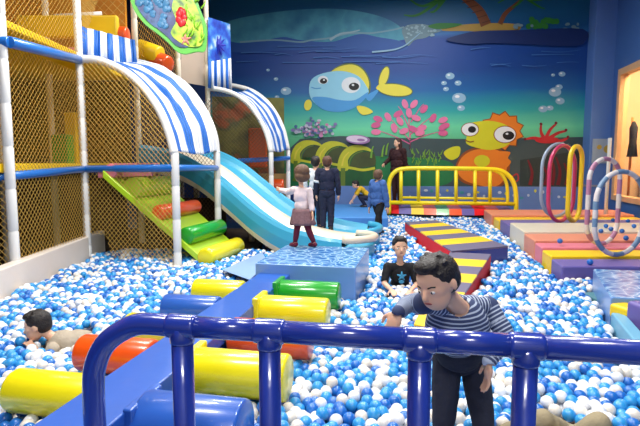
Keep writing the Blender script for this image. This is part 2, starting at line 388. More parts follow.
P.S([(465, 140), (470, 142), (474, 141)], .9, ogd)
P.S([(512, 183), (518, 180), (517, 174), (512, 177)], 1.4, pm('coral_red', (190, 30, 40)))
P.done('painted_seahorse')
# sea bed with corals, shell, plants
P = Paint()
gb = pm('seabed_green', (30, 96, 58), .2); gg = pm('seabed_grey', (56, 76, 78), .1)
P.P([(288, 150), (300, 139), (340, 136), (400, 138), (470, 139), (583, 137), (583, 160), (583, 186), (288, 190)], gg, False)
P.P([(288, 160), (330, 158), (372, 156), (420, 158), (450, 162), (455, 175), (440, 186), (380, 189), (288, 190)], pm('grass_green', (26, 118, 66), .25))
P.P([(520, 160), (583, 150), (583, 186), (520, 186)], pm('dark_seabed', (34, 54, 52), .15), False)
for k in range(34):
    x = random.uniform(412, 442); y = random.uniform(150, 163); P.S([(x, y + 3), (x + random.uniform(-4, 4), y - 2)], 1.3, pm('weed_yellow', (110, 160, 50)), .3)
for x, y in ((371, 158), (382, 157), (386, 155)): P.S([(x, y), (x + 1, y - 8), (x + 2.5, y - 12)], 2.2, pm('weed_yellow', (110, 160, 50)), .4)
for k in range(80):
    x = random.gauss(313, 11); y = random.gauss(129, 4)
    if y > 138 or x < 290 or x > 336: continue
    P.E(x, y, random.uniform(1.2, 2.6), random.uniform(1, 1.9), random.choice([pm('flower_violet', (130, 120, 170)), pm('flower_pink', (200, 130, 170)), pm('flower_blue', (70, 110, 150)), pm('flower_white', (190, 190, 205))]), n=8)
P.E(358, 139.5, 12, 4.6, pm('shell_violet', (150, 110, 160)), 4); P.E(357, 139, 10.5, 3.4, pm('shell_pale', (215, 196, 215)), 4); P.E(361, 140, 4, 1.4, pm('shell_violet', (150, 110, 160)), 4)
P.done('painted_seabed')
P = Paint()
pk = pm('coral_pink', (224, 120, 160)); pk2 = pm('coral_rose', (206, 90, 140))
P.S([(410, 150), (410, 135), (409, 118), (412, 104)], 1.6, pk2, .5)
for q in (((410, 140), (400, 130), (392, 120)), ((410, 135), (422, 124), (430, 118)), ((409, 128), (402, 112), (398, 106)), ((411, 122), (420, 108), (424, 104)), ((410, 142), (424, 136), (438, 132)), ((410, 144), (396, 137), (380, 131))): P.S(q, 1.2, pk2, .5)
for x, y, r in ((378, 119, 20), (388, 117, 60), (398, 114, -30), (405, 104, 70), (414, 104, -50), (424, 109, -50), (433, 118, -60), (443, 120, -20), (445, 126, -20), (376, 132, 0), (394, 128, 70), (404, 131, -20), (413, 129, 30), (422, 128, -20), (443, 133, 0), (400, 121, 60), (416, 118, 20), (409, 113, 80), (376, 125, -10), (420, 133, -10), (443, 127, -30)):
    P.E(x, y, 5, 3, random.choice([pk, pk2]), r, 12)
P.done('painted_coral')
P = Paint()
rd = pm('coral_red', (190, 30, 40)); rdk = pm('coral_dark', (110, 16, 30))
for q in (((545, 140), (541, 132), (541, 125)), ((546, 138), (550, 130), (556, 124)), ((548, 139), (558, 133), (566, 131)), ((542, 140), (534, 138), (526, 139)), ((548, 140), (560, 141), (568, 138))): P.S(q, 4, rd, .45)
for x, y in ((541, 124), (556, 123), (566, 130), (525, 139), (568, 137)): P.E(x, y, 1.5, 1.5, rdk, n=10)
P.E(547, 140, 12, 3.4, rd)
for x, h in ((530, 25), (545, 20), (552, 30), (558, 28), (566, 22)): P.S([(x, 185), (x + 2, 185 - h / 2), (x - 2, 185 - h)], 4, rdk, .4)
P.done('painted_coral')
# arched chests
P = Paint()
rib = pm('chest_rib', (190, 190, 40), .25); rib2 = pm('chest_rib_dark', (96, 120, 30), .2); ins = pm('chest_inside', (20, 84, 36), .5); lid = pm('chest_lid', (64, 74, 30), .5)
for x0, y0, sc in ((292, 141, .9), (316, 142, .95), (339, 146, 1.0)):
    a = lambda x, y: (x0 + x * sc, y0 + y * sc)
    P.P([a(0, 44), a(0, 18), a(4, 7), a(14, 1), a(26, 1), a(35, 6), a(37, 14), a(36, 44)], ins, False)
    P.P([a(12, 22), a(14, 12), a(20, 7), a(30, 6), a(36, 10), a(36, 19), a(28, 21)], lid)
    P.P([a(-1, 24), a(0, 12), a(6, 3), a(16, -1), a(28, 1), a(34, 6), a(24, 4), a(15, 7), a(9, 14), a(9, 24)], rib); P.S([a(3, 20), a(5, 12), a(10, 6)], 2, pm('chest_gold', (214, 200, 60)), .5)
    P.S([a(10, 22), a(11, 14), a(16, 8), a(24, 5)], 1.6 * sc, rib2, .6)
    P.S([a(0, 21), a(12, 22), a(24, 24), a(36, 22)], 2.6 * sc, rib); P.S([a(4, 44), a(4, 32), a(4, 22)], 4.5 * sc, rib2); P.S([a(35, 44), a(35, 24)], 2.2 * sc, rib2); P.S([a(1, 43), a(18, 44), a(36, 43)], 3 * sc, rib2)
P.done('painted_chest')
P = Paint()
for x, y, r in ((450, 76, 4), (444, 83, 2.5), (458, 83, 3), (446, 89, 2.6), (459, 98, 6), (461, 108, 3.4), (276, 79, 2), (286, 91, 4.6), (277, 97, 2), (268, 70, 1.6), (553, 75, 1.8), (562, 74, 3), (559, 87, 3.2), (555, 92, 5.4), (560, 101, 4), (543, 109, 4), (550, 108, 3), (560, 144, 4), (568, 146, 2.6)):
    P = Paint(); P.E(x, y, r * 1.15, r * .85, blu, n=16); P.E(x - r * .3, y - r * .25, r * .4, r * .25, wht, n=8); P.done('painted_bubble')

# ================================================================== NETS, LEFT PLAY FRAME
def net(name, o, eu, ev, poly, parent, cell=.05, r=.0032, m=None, skew=1.0):
    """diamond net strands clipped to polygon (in metres along eu, ev from o)"""
    mb = MB().use(m or net_m); o = Vector(o); eu = Vector(eu).normalized(); ev = Vector(ev).normalized(); nn = eu.cross(ev).normalized()
    us = [p[0] for p in poly]; vs = [p[1] for p in poly]
    for sgn in (1, -1):
        cs = [p[0] + sgn * p[1] * skew for p in poly]; c = min(cs) + cell * .3
        while c < max(cs):
            hits = []
            for i in range(len(poly)):
                a, b = poly[i], poly[(i + 1) % len(poly)]
                fa = a[0] + sgn * a[1] * skew - c; fb = b[0] + sgn * b[1] * skew - c
                if (fa < 0) != (fb < 0):
                    t = fa / (fa - fb); hits.append((a[0] + (b[0] - a[0]) * t, a[1] + (b[1] - a[1]) * t))
            hits.sort(key=lambda h: h[1])
            for k in range(0, len(hits) - 1, 2):
                p = o + eu * hits[k][0] + ev * hits[k][1] + nn * .003 * sgn; q = o + eu * hits[k + 1][0] + ev * hits[k + 1][1] + nn * .003 * sgn
                if (q - p).length < .02: continue
                d = (q - p).normalized(); x = d.cross(nn).normalized()
                tri = [x * r, (-x * .5 + nn * .87) * r, (-x * .5 - nn * .87) * r]
                mb.add([p + t for t in tri] + [q + t for t in tri], [(0, 1, 4, 3), (1, 2, 5, 4), (2, 0, 3, 5)])
            c += cell * 1.414
    return mb.build(name, parent)
def netline(parent, p, q, z0, z1, cell=.05, r=.0032, m=None, poly=None):
    p, q = Vector(p), Vector(q); L = (q - p).length
    P_ = poly or [(0, z0), (L, z0), (L, z1), (0, z1)]
    return net('safety_net', (p.x, p.y, 0), q - p, (0, 0, 1), P_, parent, cell, r, m)

frame = empty('soft_play_climber', (-3.2, 6.2, 0), 'multi-level soft play frame of white padded posts and golden netting at left', 'play structure')
P1 = PD(9, 163, 5.25); P2 = PD(84, 163, 7.0); P3 = PD(175, 163, 6.5); P4 = PD(217, 163, 7.9)
P1, P2, P3, P4 = [Vector((p.x, p.y, 0)) for p in (P1, P2, P3, P4)]
def post(p, z1, z0=0, r=.052, m=white_pad, name='post'):
    n = max(2, int((z1 - z0) / .42)); pts = []; rs = []
    for k in range(n):
        a = z0 + (z1 - z0) * k / n; b = z0 + (z1 - z0) * (k + 1) / n
        pts += [(p.x, p.y, a + .004), (p.x, p.y, a + .016), (p.x, p.y, b - .016), (p.x, p.y, b - .004)]; rs += [r * .9, r, r, r * .9]
    return MB().use(m).tube(pts, r, 16, rs=rs).build(name, frame, smooth=True)
post(P1, 6.2); post(P2, 6.2)
A3 = PD(175, 152, 6.5).z; A4 = PD(217, 150, 7.9).z
post(P3, A3); post(P4, A4)
ip = [Vector((-4.6, 5.25, 0)), Vector((-4.55, 7.2, 0)), PD(137, 100, 8.6), PD(50, 100, 8.2), PD(178, 60, 9.6), Vector((-6.2, 7.0, 0)), PD(207, 60, 10.2)]
for k, p in enumerate(ip):
    post(Vector((p.x, p.y, 0)), 6.2, 0 if k != 4 else 0, .05, cream_pad)
def beam(a, b, r=.05, m=blue_tube, name='beam'):
    a, b = Vector(a), Vector(b); return MB().use(m).cyl(a, b, r, 16, .01).build(name, frame, smooth=True)
b1a = PD(0, 178, 5.15); b1b = PD(84, 169, 7.0); b1c = PD(175, 168, 6.5); b1d = PD(217, 168, 7.9)
beam(PD(-30, 180, 5.1), PD(7, 176, 5.3)); beam(PD(10, 176, 5.3), b1b); beam(b1b, b1c); beam(b1c, b1d, .045)
u1 = PD(9, 42, 5.25); u2 = PD(80, 60, 7.0); beam(u1, u2, .06); beam(PD(-40, 38, 5.2), u1, .055)
# arches over the climbing ramp
fa = [PD(79, 59, 7.0), PD(97, 60, 6.95), PD(114, 66, 6.9), PD(131, 76, 6.8), PD(147, 92, 6.7), PD(160, 111, 6.6), PD(169, 133, 6.55), PD(174.5, 154, 6.5)]
ra = [PD(136, 62, 8.2), PD(154, 67, 8.15), PD(171, 75, 8.1), PD(186, 86, 8.05), PD(199, 102, 8.0), PD(209, 120, 7.95), PD(215, 137, 7.9), PD(217, 153, 7.9)]
FA = smoothline(fa, 5); RA = smoothline(ra, 5)
MB().use(white_pad).tube(FA, .055, 14).build('arch', frame, smooth=True)
MB().use(white_pad).tube(RA, .05, 14).build('arch', frame, smooth=True)
cb = mat('canopy_blue', (30, 104, 196), .5, .08, 4, .2, 8); cw = mat('canopy_white', (228, 232, 240), .5, .05, 4, .2, 8)
def canopy(A, B, stripes, name='canopy', par_=frame, lift=.05, t0=0, t1=1):
    mb = MB(); nu = len(A); ns = sum(s for s, _ in stripes); vs = []
    cuts = [0]; ms = []
    for wd, m in stripes:
        sub = 3
        for k in range(sub): cuts.append(cuts[-1] + wd / ns / sub); ms.append(m)
    for i in range(nu):
        for c in cuts:
            p = A[i].lerp(B[i], c); sag = -math.sin(pi * c) * .06 + lift
            wob = noise.noise(p * 4) * .03
            vs.append(p + Vector((0.45, 0, .8)).normalized() * (sag + wob))
    k = len(cuts)
    for j in range(k - 1):
        mb.use(ms[j])
        mb.add([vs[i * k + j] for i in range(nu)] + [vs[i * k + j + 1] for i in range(nu)], [(i, i + 1, nu + i + 1, nu + i) for i in range(nu - 1)])
    o = mb.build(name, par_, smooth=True)
    s = o.modifiers.new('thick', 'SOLIDIFY'); s.thickness = .008
    return o
canopy(FA, RA, [(1.0, cb), (1.4, cw), (1.5, cb), (1.7, cw), (1.1, cb), (1.6, cw)])
# valance hanging between post and inner post, upright stripes
def valance(a0, a1, b0, b1, seq, name='valance'):
    mb = MB(); n = len(seq)
    for k, m in enumerate(seq):
        mb.use(m); t0, t1 = k / n, (k + 1) / n
        cols_ = [t0 + (t1 - t0) * j / 3 for j in range(4)]
        for j in range(3):
            q = []
            for t in (cols_[j], cols_[j + 1]):
                a = a0.lerp(a1, t); b = b0.lerp(b1, t); wv = Vector((.25, -1, 0)) * (.02 * math.sin(t * 40))
                q.append((a + wv, b + wv * 1.8))
            mb.add([q[0][0], q[0][1], q[1][1], q[1][0]], [(0, 1, 2, 3)])
    o = mb.build(name, frame, smooth=True); s = o.modifiers.new('thick', 'SOLIDIFY'); s.thickness = .008; return o
valance(PD(80, 26, 7.05), PD(135, 40, 8.2), PD(80, 57, 7.02), PD(138, 68, 8.0), [cb, cw, cb, cw, cb, cw, cb, cw, cb])
valance(PD(208, 62, 10.0), PD(231, 58, 10.6), PD(208, 88, 10.0), PD(232, 90, 10.6), [cb, cw, cb, cw, cb, cw, cb, cw])
# decks
MB().use(yellow_w).box((-4.75, 7.0, 1.545), (2.9, 3.7, .1)).build('deck', frame, bevel=.02)
MB().use(yellow_w).box((-4.75, 7.0, 3.06), (2.9, 3.7, .09)).build('deck', frame, bevel=.02)
MB().use(mat('underdeck_shade', (46, 30, 18), .8, .3, 3)).box((-5.0, 8.75, .7), (3.2, .06, 1.4)).build('back_panel', frame)  # dark sheet standing in for the shade below the deck
MB().use(mat('underdeck_shade', (46, 30, 18), .8)).box((-6.2, 6.9, .7), (.06, 3.7, 1.4)).build('back_panel', frame)  # side sheet, also coloured as under-deck shade
MB().use(mat('floor_shade_brown', (50, 36, 24), .8)).box((-3.6, 9.0, .12), (5.2, 2.9, .22)).build('floor_shade', frame)  # added sheet, coloured dark as the shade under frame and slide
MB().use(mat('underdeck_shade', (46, 30, 18), .8)).box((-2.5, 9.0, .5), (1.6, .05, .95)).build('back_panel', frame)  # added dark sheet that paints the shade under the slide
MB().use(pink_v).hexa([PD(98, 178, 6.9), PD(152, 176, 7.0), PD(160, 172, 8.2), PD(110, 172, 8.2)], [PD(98, 168, 6.9), PD(152, 167, 7.0), PD(160, 163, 8.2), PD(110, 163, 8.2)]).build('deck_pad', frame, bevel=.01)
# upper bits inside: orange and yellow pads, white rail
MB().use(mat('olive_pad2', (120, 110, 40), .6)).box((-4.9, 8.6, 2.0), (.8, .3, .6)).build('foam_pad', frame, bevel=.04)
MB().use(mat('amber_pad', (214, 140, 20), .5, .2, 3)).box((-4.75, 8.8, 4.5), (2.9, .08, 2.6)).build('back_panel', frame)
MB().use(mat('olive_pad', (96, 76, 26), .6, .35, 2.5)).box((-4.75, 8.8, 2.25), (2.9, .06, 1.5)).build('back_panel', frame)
MB().use(yellow_w).box((-4.0, 8.2, 3.75), (1.6, .12, .35)).build('foam_pad', frame, bevel=.04)
MB().use(orange_v).cyl(PD(96, 34, 8.3), PD(128, 36, 8.3), .14, 20, .03).build('foam_pad', frame, smooth=True)
MB().use(pink_v).box((-4.0, 7.8, 3.22), (1.2, .3, .2)).build('foam_pad', frame, bevel=.04)
MB().use(white_pad).cyl(PD(54, 17, 8.2), PD(102, 14, 8.4), .045, 12).build('beam', frame, smooth=True)
MB().use(green_v).box(PD(64, 150, 8.3), (.28, .3, .5)).build('foam_pad', frame, bevel=.03)
MB().use(yellow_w).box(PD(75, 140, 8.5), (.2, .3, .9)).build('foam_pad', frame, bevel=.03)
MB().use(orange_v).cyl(PD(155, 60, 9), PD(168, 66, 8.9), .17, 20, .03).build('foam_pad', frame, smooth=True)
MB().use(yellow_w).cyl(PD(138, 48, 9), PD(160, 56, 8.9), .16, 20, .03).build('foam_pad', frame, smooth=True)
# panel behind the sign and banner
q = [PD(181, 45, 9.7), PD(206, 52, 10.2), PD(206, 86, 10.2), PD(181, 82, 9.7)]
MB().use(mat('beige_panel', (176, 158, 140), .6, .08, 3)).hexa([q[3], q[2], q[2] + Vector((0, .05, 0)), q[3] + Vector((0, .05, 0))], [q[0], q[1], q[1] + Vector((0, .05, 0)), q[0] + Vector((0, .05, 0))]).build('side_panel', frame)
q = [PD(183, 0, 9.9), PD(232, -6, 10.9), PD(232, 16, 10.9), PD(208, 16, 10.3)]
# nets
nz = .35
netline(frame, P1, P2, nz, 2.83, .052, .0036)
L23 = (P3 - P2).length
archpoly = [(0, .62), (.34, .6), (.42, .25), (L23, .25)] + [((Vector((p.x, p.y, 0)) - P2).dot((P3 - P2).normalized()), p.z) for p in FA[::-1]]
netline(frame, P2, P3, 0, 0, .052, .0036, poly=archpoly)
netline(frame, P1 + Vector((-1.6, 0, 0)), P1, .35, 6.2, .052, .0036)
netline(frame, P1, P2, 2.95, 6.1, .05, .0034)
netline(frame, P2 + Vector((.02, 0, 0)), PD(137, 100, 8.6), 3.1, 6.1, .055, .0034)
netline(frame, (-4.6, 5.2, 0), (-4.6, 8.7, 0), 0.2, 6.1, .11, .004, net_d)
netline(frame, (-6.2, 8.5, 0), (-3.2, 8.5, 0), 1.6, 6.1, .10, .004)
netline(frame, PD(137, 100, 8.6), PD(178, 60, 9.6), 1.5, 6.1, .07, .0036)
netline(frame, (P4.x, P4.y + .1, 0), (-3.0, 8.7, 0), .3, 2.6, .055, .0036, net_d)
netline(frame, (-3.6, 7.15, 0), (-3.6, 8.6, 0), .3, 1.4, .055, .0036, net_d)

# second arch (over the slide side)
fa2 = [PD(207, 88, 10.2), PD(222, 90, 10.15), PD(236, 95, 10.1), PD(249, 105, 10.05), PD(260, 120, 10.0), PD(267, 135, 9.95), PD(271, 152, 9.9)]
ra2 = [PD(222, 84, 11.6), PD(240, 87, 11.5), PD(254, 92, 11.4), PD(267, 102, 11.3), PD(277, 116, 11.25), PD(284, 132, 11.2), PD(288, 150, 11.2)]
FA2 = smoothline(fa2, 5); RA2 = smoothline(ra2, 5)
MB().use(white_pad).tube(FA2, .05, 14).build('arch', frame, smooth=True); MB().use(white_pad).tube(RA2, .05, 14).build('arch', frame, smooth=True)
P5, P6 = fa2[-1], ra2[-1]
post(Vector((P5.x, P5.y, 0)), P5.z, 0, .048); post(Vector((P6.x, P6.y, 0)), P6.z, 0, .048)
canopy(FA2[8:], RA2[8:], [(.8, cb), (1, cw), (1, cb), (1, cw), (1, cb), (1, cw), (1, cb), (.8, cw)], lift=.04)
a = Vector((fa2[0].x, fa2[0].y, 0)); bb = Vector((P5.x, P5.y, 0)); dd = (bb - a).normalized()
netline(frame, a, bb, 0, 0, .055, .0036, net_d, poly=[(0, .4), ((bb - a).length, .4)] + [((Vector((p.x, p.y, 0)) - a).dot(dd), p.z) for p in FA2[::-1]])
beam(PD(238, 161, 10.1), PD(289, 158, 11.2), .05); 
def vpanel(a, b, z0, z1, m, name='back_panel', th=.05):
    a, b = Vector(a), Vector(b); d = (b - a).normalized(); n = Vector((-d.y, d.x, 0)) * th
    B = [a, b, b + n, a + n]
    return MB().use(m).hexa([Vector((p.x, p.y, z0)) for p in B], [Vector((p.x, p.y, z1)) for p in B]).build(name, frame)
murk = ramp_mat('murky_print', [(.25, (38, 50, 34)), (.45, (96, 96, 36)), (.55, (60, 70, 40)), (.62, (150, 66, 30)), (.75, (50, 60, 50))], .7, 'noise', 1.6)
vpanel(PD(212, 100, 11.9), PD(284, 100, 12.2), 1.1, 3.15, murk)
vpanel(PD(238, 190, 11.5), PD(289, 190, 11.6), .3, 1.35, mat('tan_pad', (176, 140, 80), .6, .1, 3), 'foam_pad', .3)
MB().use(orange_v).cyl(PD(272, 186, 11.2), PD(284, 186, 11.2), .16, 20, .03).build('foam_pad', frame, smooth=True)
MB().use(orange_v).box(PD(258, 148, 11.6), (.42, .2, .9)).build('foam_pad', frame, bevel=.04)

# ---- sign board with carved sea garden, hung on the frame
sb = empty('sign_board', PD(170, 20, 7.5), 'green-edged oval board painted with blue pebbles, plants and red flower, above canopy', 'sign')
so = Vector((.97, .24, 0)); sn = Vector((.24, -.97, 0)); sc0 = PD(170, 10, 7.5)
def sp(px, py, off=0):
    q = PD(px, py, 7.5); d = q - sc0; return sc0 + so * (d.x) + Vector((0, 0, d.z)) + sn * off
def slab(pts, m, o0, o1, name, parent, sm=True):
    q = [Vector((a, b, 0)) for a, b in pts]
    if sm: q2 = q[-2:] + q + q[:3]; q = smoothline(q2, 4)[8:-9]
    A = [sp(p.x, p.y, o0) for p in q]; B = [sp(p.x, p.y, o1) for p in q]; n = len(A)
    return MB().use(m).add(A + B, [tuple(range(n)), tuple(range(2 * n - 1, n - 1, -1))] + [(i, (i + 1) % n, n + (i + 1) % n, n + i) for i in range(n)]).build(name, parent)
out = [(134, -6), (133, 4), (138, 16), (147, 27), (158, 35), (168, 43), (176, 51), (184, 54), (196, 51), (204, 50), (206, 40), (206, 26), (200, 10), (192, -6), (170, -18), (145, -18)]
slab(out, mat('board_green_edge', (96, 190, 70), .35, .1, 5), 0, .06, 'board', sb)
inner = [(169 + (x - 169) * .88, 14 + (y - 14) * .88 - 1) for x, y in out]
face_m = ramp_mat('board_garden', [(0.3, (24, 44, 84)), (.45, (70, 104, 150)), (.55, (60, 70, 120)), (.7, (34, 84, 90))], .4, 'noise', 6)
slab(inner, face_m, .06, .075, 'picture', sb)
slab([(178, -6), (190, -3), (198, 12), (202, 28), (201, 44), (190, 47), (178, 42), (171, 34), (176, 22), (172, 8)], ramp_mat('board_reef', [(.35, (60, 110, 50)), (.5, (170, 210, 50)), (.65, (220, 226, 70))], .4, 'noise', 7), .074, .082, 'reef', sb)
pb_ = mat('pebble_blue', (74, 134, 178), .4, .2, 8)
mbp = MB().use(pb_)
for k in range(34):
    x = random.uniform(139, 168); y = random.uniform(-6, 30)
    if y > 8 + (x - 139) * .95 or y > 32: continue
    c = sp(x, y, .075); mbp.ell(c, (.045 + random.random() * .03, .012, .035 + random.random() * .02), nu=10, nv=6)
mbp.build('pebbles', sb, smooth=True)
mbp = MB().use(mat('leaf_lime', (150, 215, 50), .4))
for k in range(30):
    x = random.uniform(182, 201); y = random.uniform(-8, 46); c = sp(x, y, .08); a = random.uniform(-1, 1)
    mbp.tube([c, c + Vector((.05 * a, -.01, .05)), c + Vector((.09 * a, -.015, .12))], .012, 6, rs=[.014, .012, .003])
mbp.build('leaves', sb, smooth=True)
mbp = MB().use(mat('flower_red', (215, 36, 44), .4))
for k in range(7):
    c = sp(181 + 2.6 * math.cos(k * .9), 18 + 6 * math.sin(k * .9), .085); mbp.ell(c, (.05, .02, .06), nu=10, nv=6)
mbp.build('flower', sb, smooth=True)
mbp = MB().use(mat('starfish_pink', (230, 150, 130), .4)); c = sp(185, 40, .085)
for k in range(5):
    a = k * 2 * pi / 5 + .3; mbp.tube([c, c + Vector((math.cos(a) * .09, -.0, math.sin(a) * .09))], .02, 8, rs=[.028, .008])
mbp.build('starfish', sb, smooth=True)
# ---- banner behind the sign
bn = empty('banner', PD(220, 35, 10.4), 'blue printed banner with white edge hanging right of the sign board', 'banner')
q = [PD(208, 17, 10.1), PD(230, 24, 10.7), PD(231, 60, 10.7), PD(208, 62, 10.1)]
for k in range(4): q[k] = q[k]
bw = ramp_mat('banner_print', [(.3, (16, 40, 150)), (.48, (30, 80, 190)), (.6, (60, 130, 200)), (.75, (190, 210, 230))], .5, 'noise', 4.5)
dY = Vector((0, .02, 0))
MB().use(bw).hexa([q[3], q[2], q[2] + dY, q[3] + dY], [q[0], q[1], q[1] + dY, q[0] + dY]).build('banner_cloth', bn)
c = PD(219, 45, 10.33); m_ = MB().use(mat('banner_star', (24, 34, 160), .5))
for k in range(10):
    a = k * pi / 5; m_.tube([c, c + Vector((math.cos(a) * .13, .03, math.sin(a) * .2))], .02, 6, rs=[.04, .01])
m_.build('banner_star', bn)

# ---- cream padded kerb wall at the pit's left side
k0, k1 = PZ(-40, 312, BALLZ), PZ(103, 247, BALLZ); k1 = Vector((-3.30, 7.6, 0)); k0 = Vector((-3.02, 3.6, 0))
mb = MB().use(mat('kerb_beige', (228, 216, 204), .5, .06, 3, .15, 12))
th = Vector((-.13, 0, 0))
mb.hexa([k0 + th, k0, k1, k1 + th], [p + Vector((0, 0, .57)) for p in (k0 + th, k0, k1, k1 + th)])
o = mb.build('padded_kerb', bevel=.015); tag(o, 'long cream padded kerb along the left edge of the ball pit', 'foam kerb')

# ---- roller ramp
ramp = empty('roller_ramp', (-2.2, 7.1, 0), 'climbing ramp with coloured foam rollers leading up into the play frame', 'climbing ramp')
rn0, rn1 = Vector((-1.5, 6.55, .28)), Vector((-2.95, 6.8, 1.5)); rf = Vector((.28, 1.05, 0))
dn = Vector((0, 0, -.1))
mb = MB().use(lime_v).hexa([rn0 + dn, rn0 + rf + dn, rn1 + rf + dn, rn1 + dn], [rn0, rn0 + rf, rn1 + rf, rn1]); mb.build('ramp_board', ramp, bevel=.01)
sk = mat('ramp_side_dark', (60, 44, 34), .8)
for (t, m, r) in ((.0, yellow_v, .125), (.24, green_v, .12), (.5, orange_v, .105), (.76, lime_v, .14), (.96, pink_v, .1)):
    c = rn0.lerp(rn1, t); nrm = Vector((.64, 0, .77)); c = c + nrm * r * .55 + (Vector((-.07, -.05, .02)) if t == 0 else Vector((0, 0, 0)))
    MB().use(m).cyl(c + rf * .02, c + rf * .98, r, 28, .03).build('foam_roller', ramp, smooth=True)
# ---- slide
slide = empty('slide', (-.8, 8.2, 0), 'wide teal two-lane slide with cream middle ridge running down into the balls', 'slide')
nearL = [Vector((-3.0, 8.35, 1.72)), Vector((-2.45, 8.3, 1.62)), Vector((-1.95, 8.1, 1.40)), Vector((-1.45, 7.85, 1.04)), Vector((-1.0, 7.55, .72)), Vector((-.55, 7.25, .50)), Vector((-.1, 6.98, .42)), Vector((.3, 6.85, .42))]
farL = [Vector((-2.6, 9.95, 1.72)), Vector((-2.05, 9.85, 1.66)), Vector((-1.5, 9.65, 1.42)), Vector((-1.0, 9.4, 1.06)), Vector((-.55, 9.1, .74)), Vector((-.1, 8.85, .52)), Vector((.4, 8.62, .44)), Vector((.84, 8.5, .44))]
NL, FL = smoothline(nearL, 6), smoothline(farL, 6)
prof = [(.015, -.26), (0, -.17), (-.01, 0), (0, .13), (.02, .19), (.05, .18), (.08, .10), (.12, .04), (.2, .0), (.3, .0), (.37, .03), (.42, .09), (.46, .13), (.5, .14), (.54, .13), (.58, .09), (.63, .03), (.7, 0), (.8, 0), (.88, .05), (.92, .12), (.95, .19), (.98, .21), (1, .18), (1, -.2)]
mb = MB(); n = len(NL); kk = len(prof); rows = []
for i in range(n):
    e = 1 - .45 * max(0, (i / (n - 1) - .82) / .18)
    rows.append([NL[i].lerp(FL[i], s) + Vector((0, 0, h * (e if h > 0 else 1))) for s, h in prof])
for j in range(kk - 1):
    s = (prof[j][0] + prof[j + 1][0]) / 2
    m = cream_pl if (j == 0 or .37 < s < .62 or s > .995) else teal_v
    mb.use(m); mb.add([rows[i][j] for i in range(n)] + [rows[i][j + 1] for i in range(n)], [(i, n + i, n + i + 1, i + 1) for i in range(n - 1)])
mb.use(cream_pl).add([rows[i][0] for i in range(n)] + [rows[i][-1] for i in range(n)], [(i, i + 1, n + i + 1, n + i) for i in range(n - 1)])
mb.build('slide_bed', slide, smooth='auto')
lip = rows[-1]; lx = (NL[-1] - NL[-3]).normalized(); lx.z = 0
def endlip(j0, j1, jm, ext):
    P0, P1 = lip[j0], lip[j1]; mt = cream_pl if j0 < 10 else teal_v; c = (P0 + P1) / 2; h = (P1 - P0) / 2; lp = []
    for k in range(17):
        t = pi * k / 16; p = c - h * math.cos(t) + lx * ext * math.sin(t); p.z = P0.z + (P1.z - P0.z) * k / 16 + .01; lp.append(p)
    MB().use(mt).tube(lp, .055, 12).build('end_lip', slide, smooth=True)
    bz = lip[jm].z - .004; q = [Vector((p.x, p.y, bz)) for p in lp]
    MB().use(teal_v).add(q + [p - zl0 * .3 for p in q], [tuple(range(16, -1, -1))] + [(i, i + 1, i + 18, i + 17) for i in range(16)]).build('run_out', slide)
zl0 = Vector((0, 0, 1))
endlip(4, 13, 8, .36); endlip(14, 22, 17, .26)
MB().use(cream_pad).cyl((-2.3, 9.3, 0), (-2.3, 9.3, 1.5), .05).build('support_post', slide, smooth=True)
MB().use(cream_pad).cyl((-1.2, 8.7, 0), (-1.2, 8.7, .85), .05).build('support_post', slide, smooth=True)

# ---- entrance mat by the mural
o = MB().use(mat('mat_blue', (70, 140, 214), .5, .08, 3)).box((.35, 11.75, .25), (2.4, 3.2, .5), -AW).build('floor_mat', bevel=.02)
tag(o, 'raised light blue mat on which the crouching child in yellow plays', 'mat')
mm = MB().use(mat('mat_spot_green', (150, 190, 70), .5)); cc = PZ(351, 201, .502)
mm.add([cc + Vector((math.cos(a) * .26, math.sin(a) * .5, .003)) for a in [2 * pi * k / 24 for k in range(24)]], [tuple(range(24))]); mm.build('mat_spot', o)

# ---- water topped block (girl stands on it) and its twin at right
def obox(name, corner_fl, wdt, dep, z1, topm, sidem, label, cat, group=None, ax=(V, U), z0=0):
    c = Vector(corner_fl); v, u = ax
    B = [c, c + v * wdt, c + v * wdt + u * dep, c + u * dep]
    B = [Vector((p.x, p.y, 0)) for p in B]; mb = MB().use(sidem)
    b_ = [p + Vector((0, 0, z0)) for p in B]; t_ = [p + Vector((0, 0, z1)) for p in B]
    mb.hexa(b_, t_); mb.mi[-5] = 0
    mb.use(topm); mb.mi[-5] = mb.m.index(topm)
    o = mb.build(name, bevel=.015)
    return tag(o, label, cat, group)
obox('foam_block', PZ(255, 263, .6), 1.02, 1.15, .6, water_v, block_v, 'light blue foam block with water print top, a girl standing on it', 'foam block')
obox('foam_block', PZ(611, 297, .5), 1.6, 1.2, .5, water_v, block_v, 'light blue foam block with water print top at the right edge', 'foam block', ax=(Vector((.97, -.2, 0)), Vector((.38, .925, 0))))

# ---- low grey-blue foam slab left of the block
o = MB().use(mat('slab_grey_blue', (140, 170, 212), .4, .05, 5)).hexa([PZ(223, 270.5, .3), PZ(250, 280.5, .3), PZ(268, 262, .3), PZ(262, 252, .3)], [PZ(222, 270, .37), PZ(250, 280, .37), PZ(268, 262, .37), PZ(262, 252, .37)]).build('foam_slab', bevel=.01)
tag(o, 'small grey blue foam slab half sunk left of the water-topped block', 'foam block')

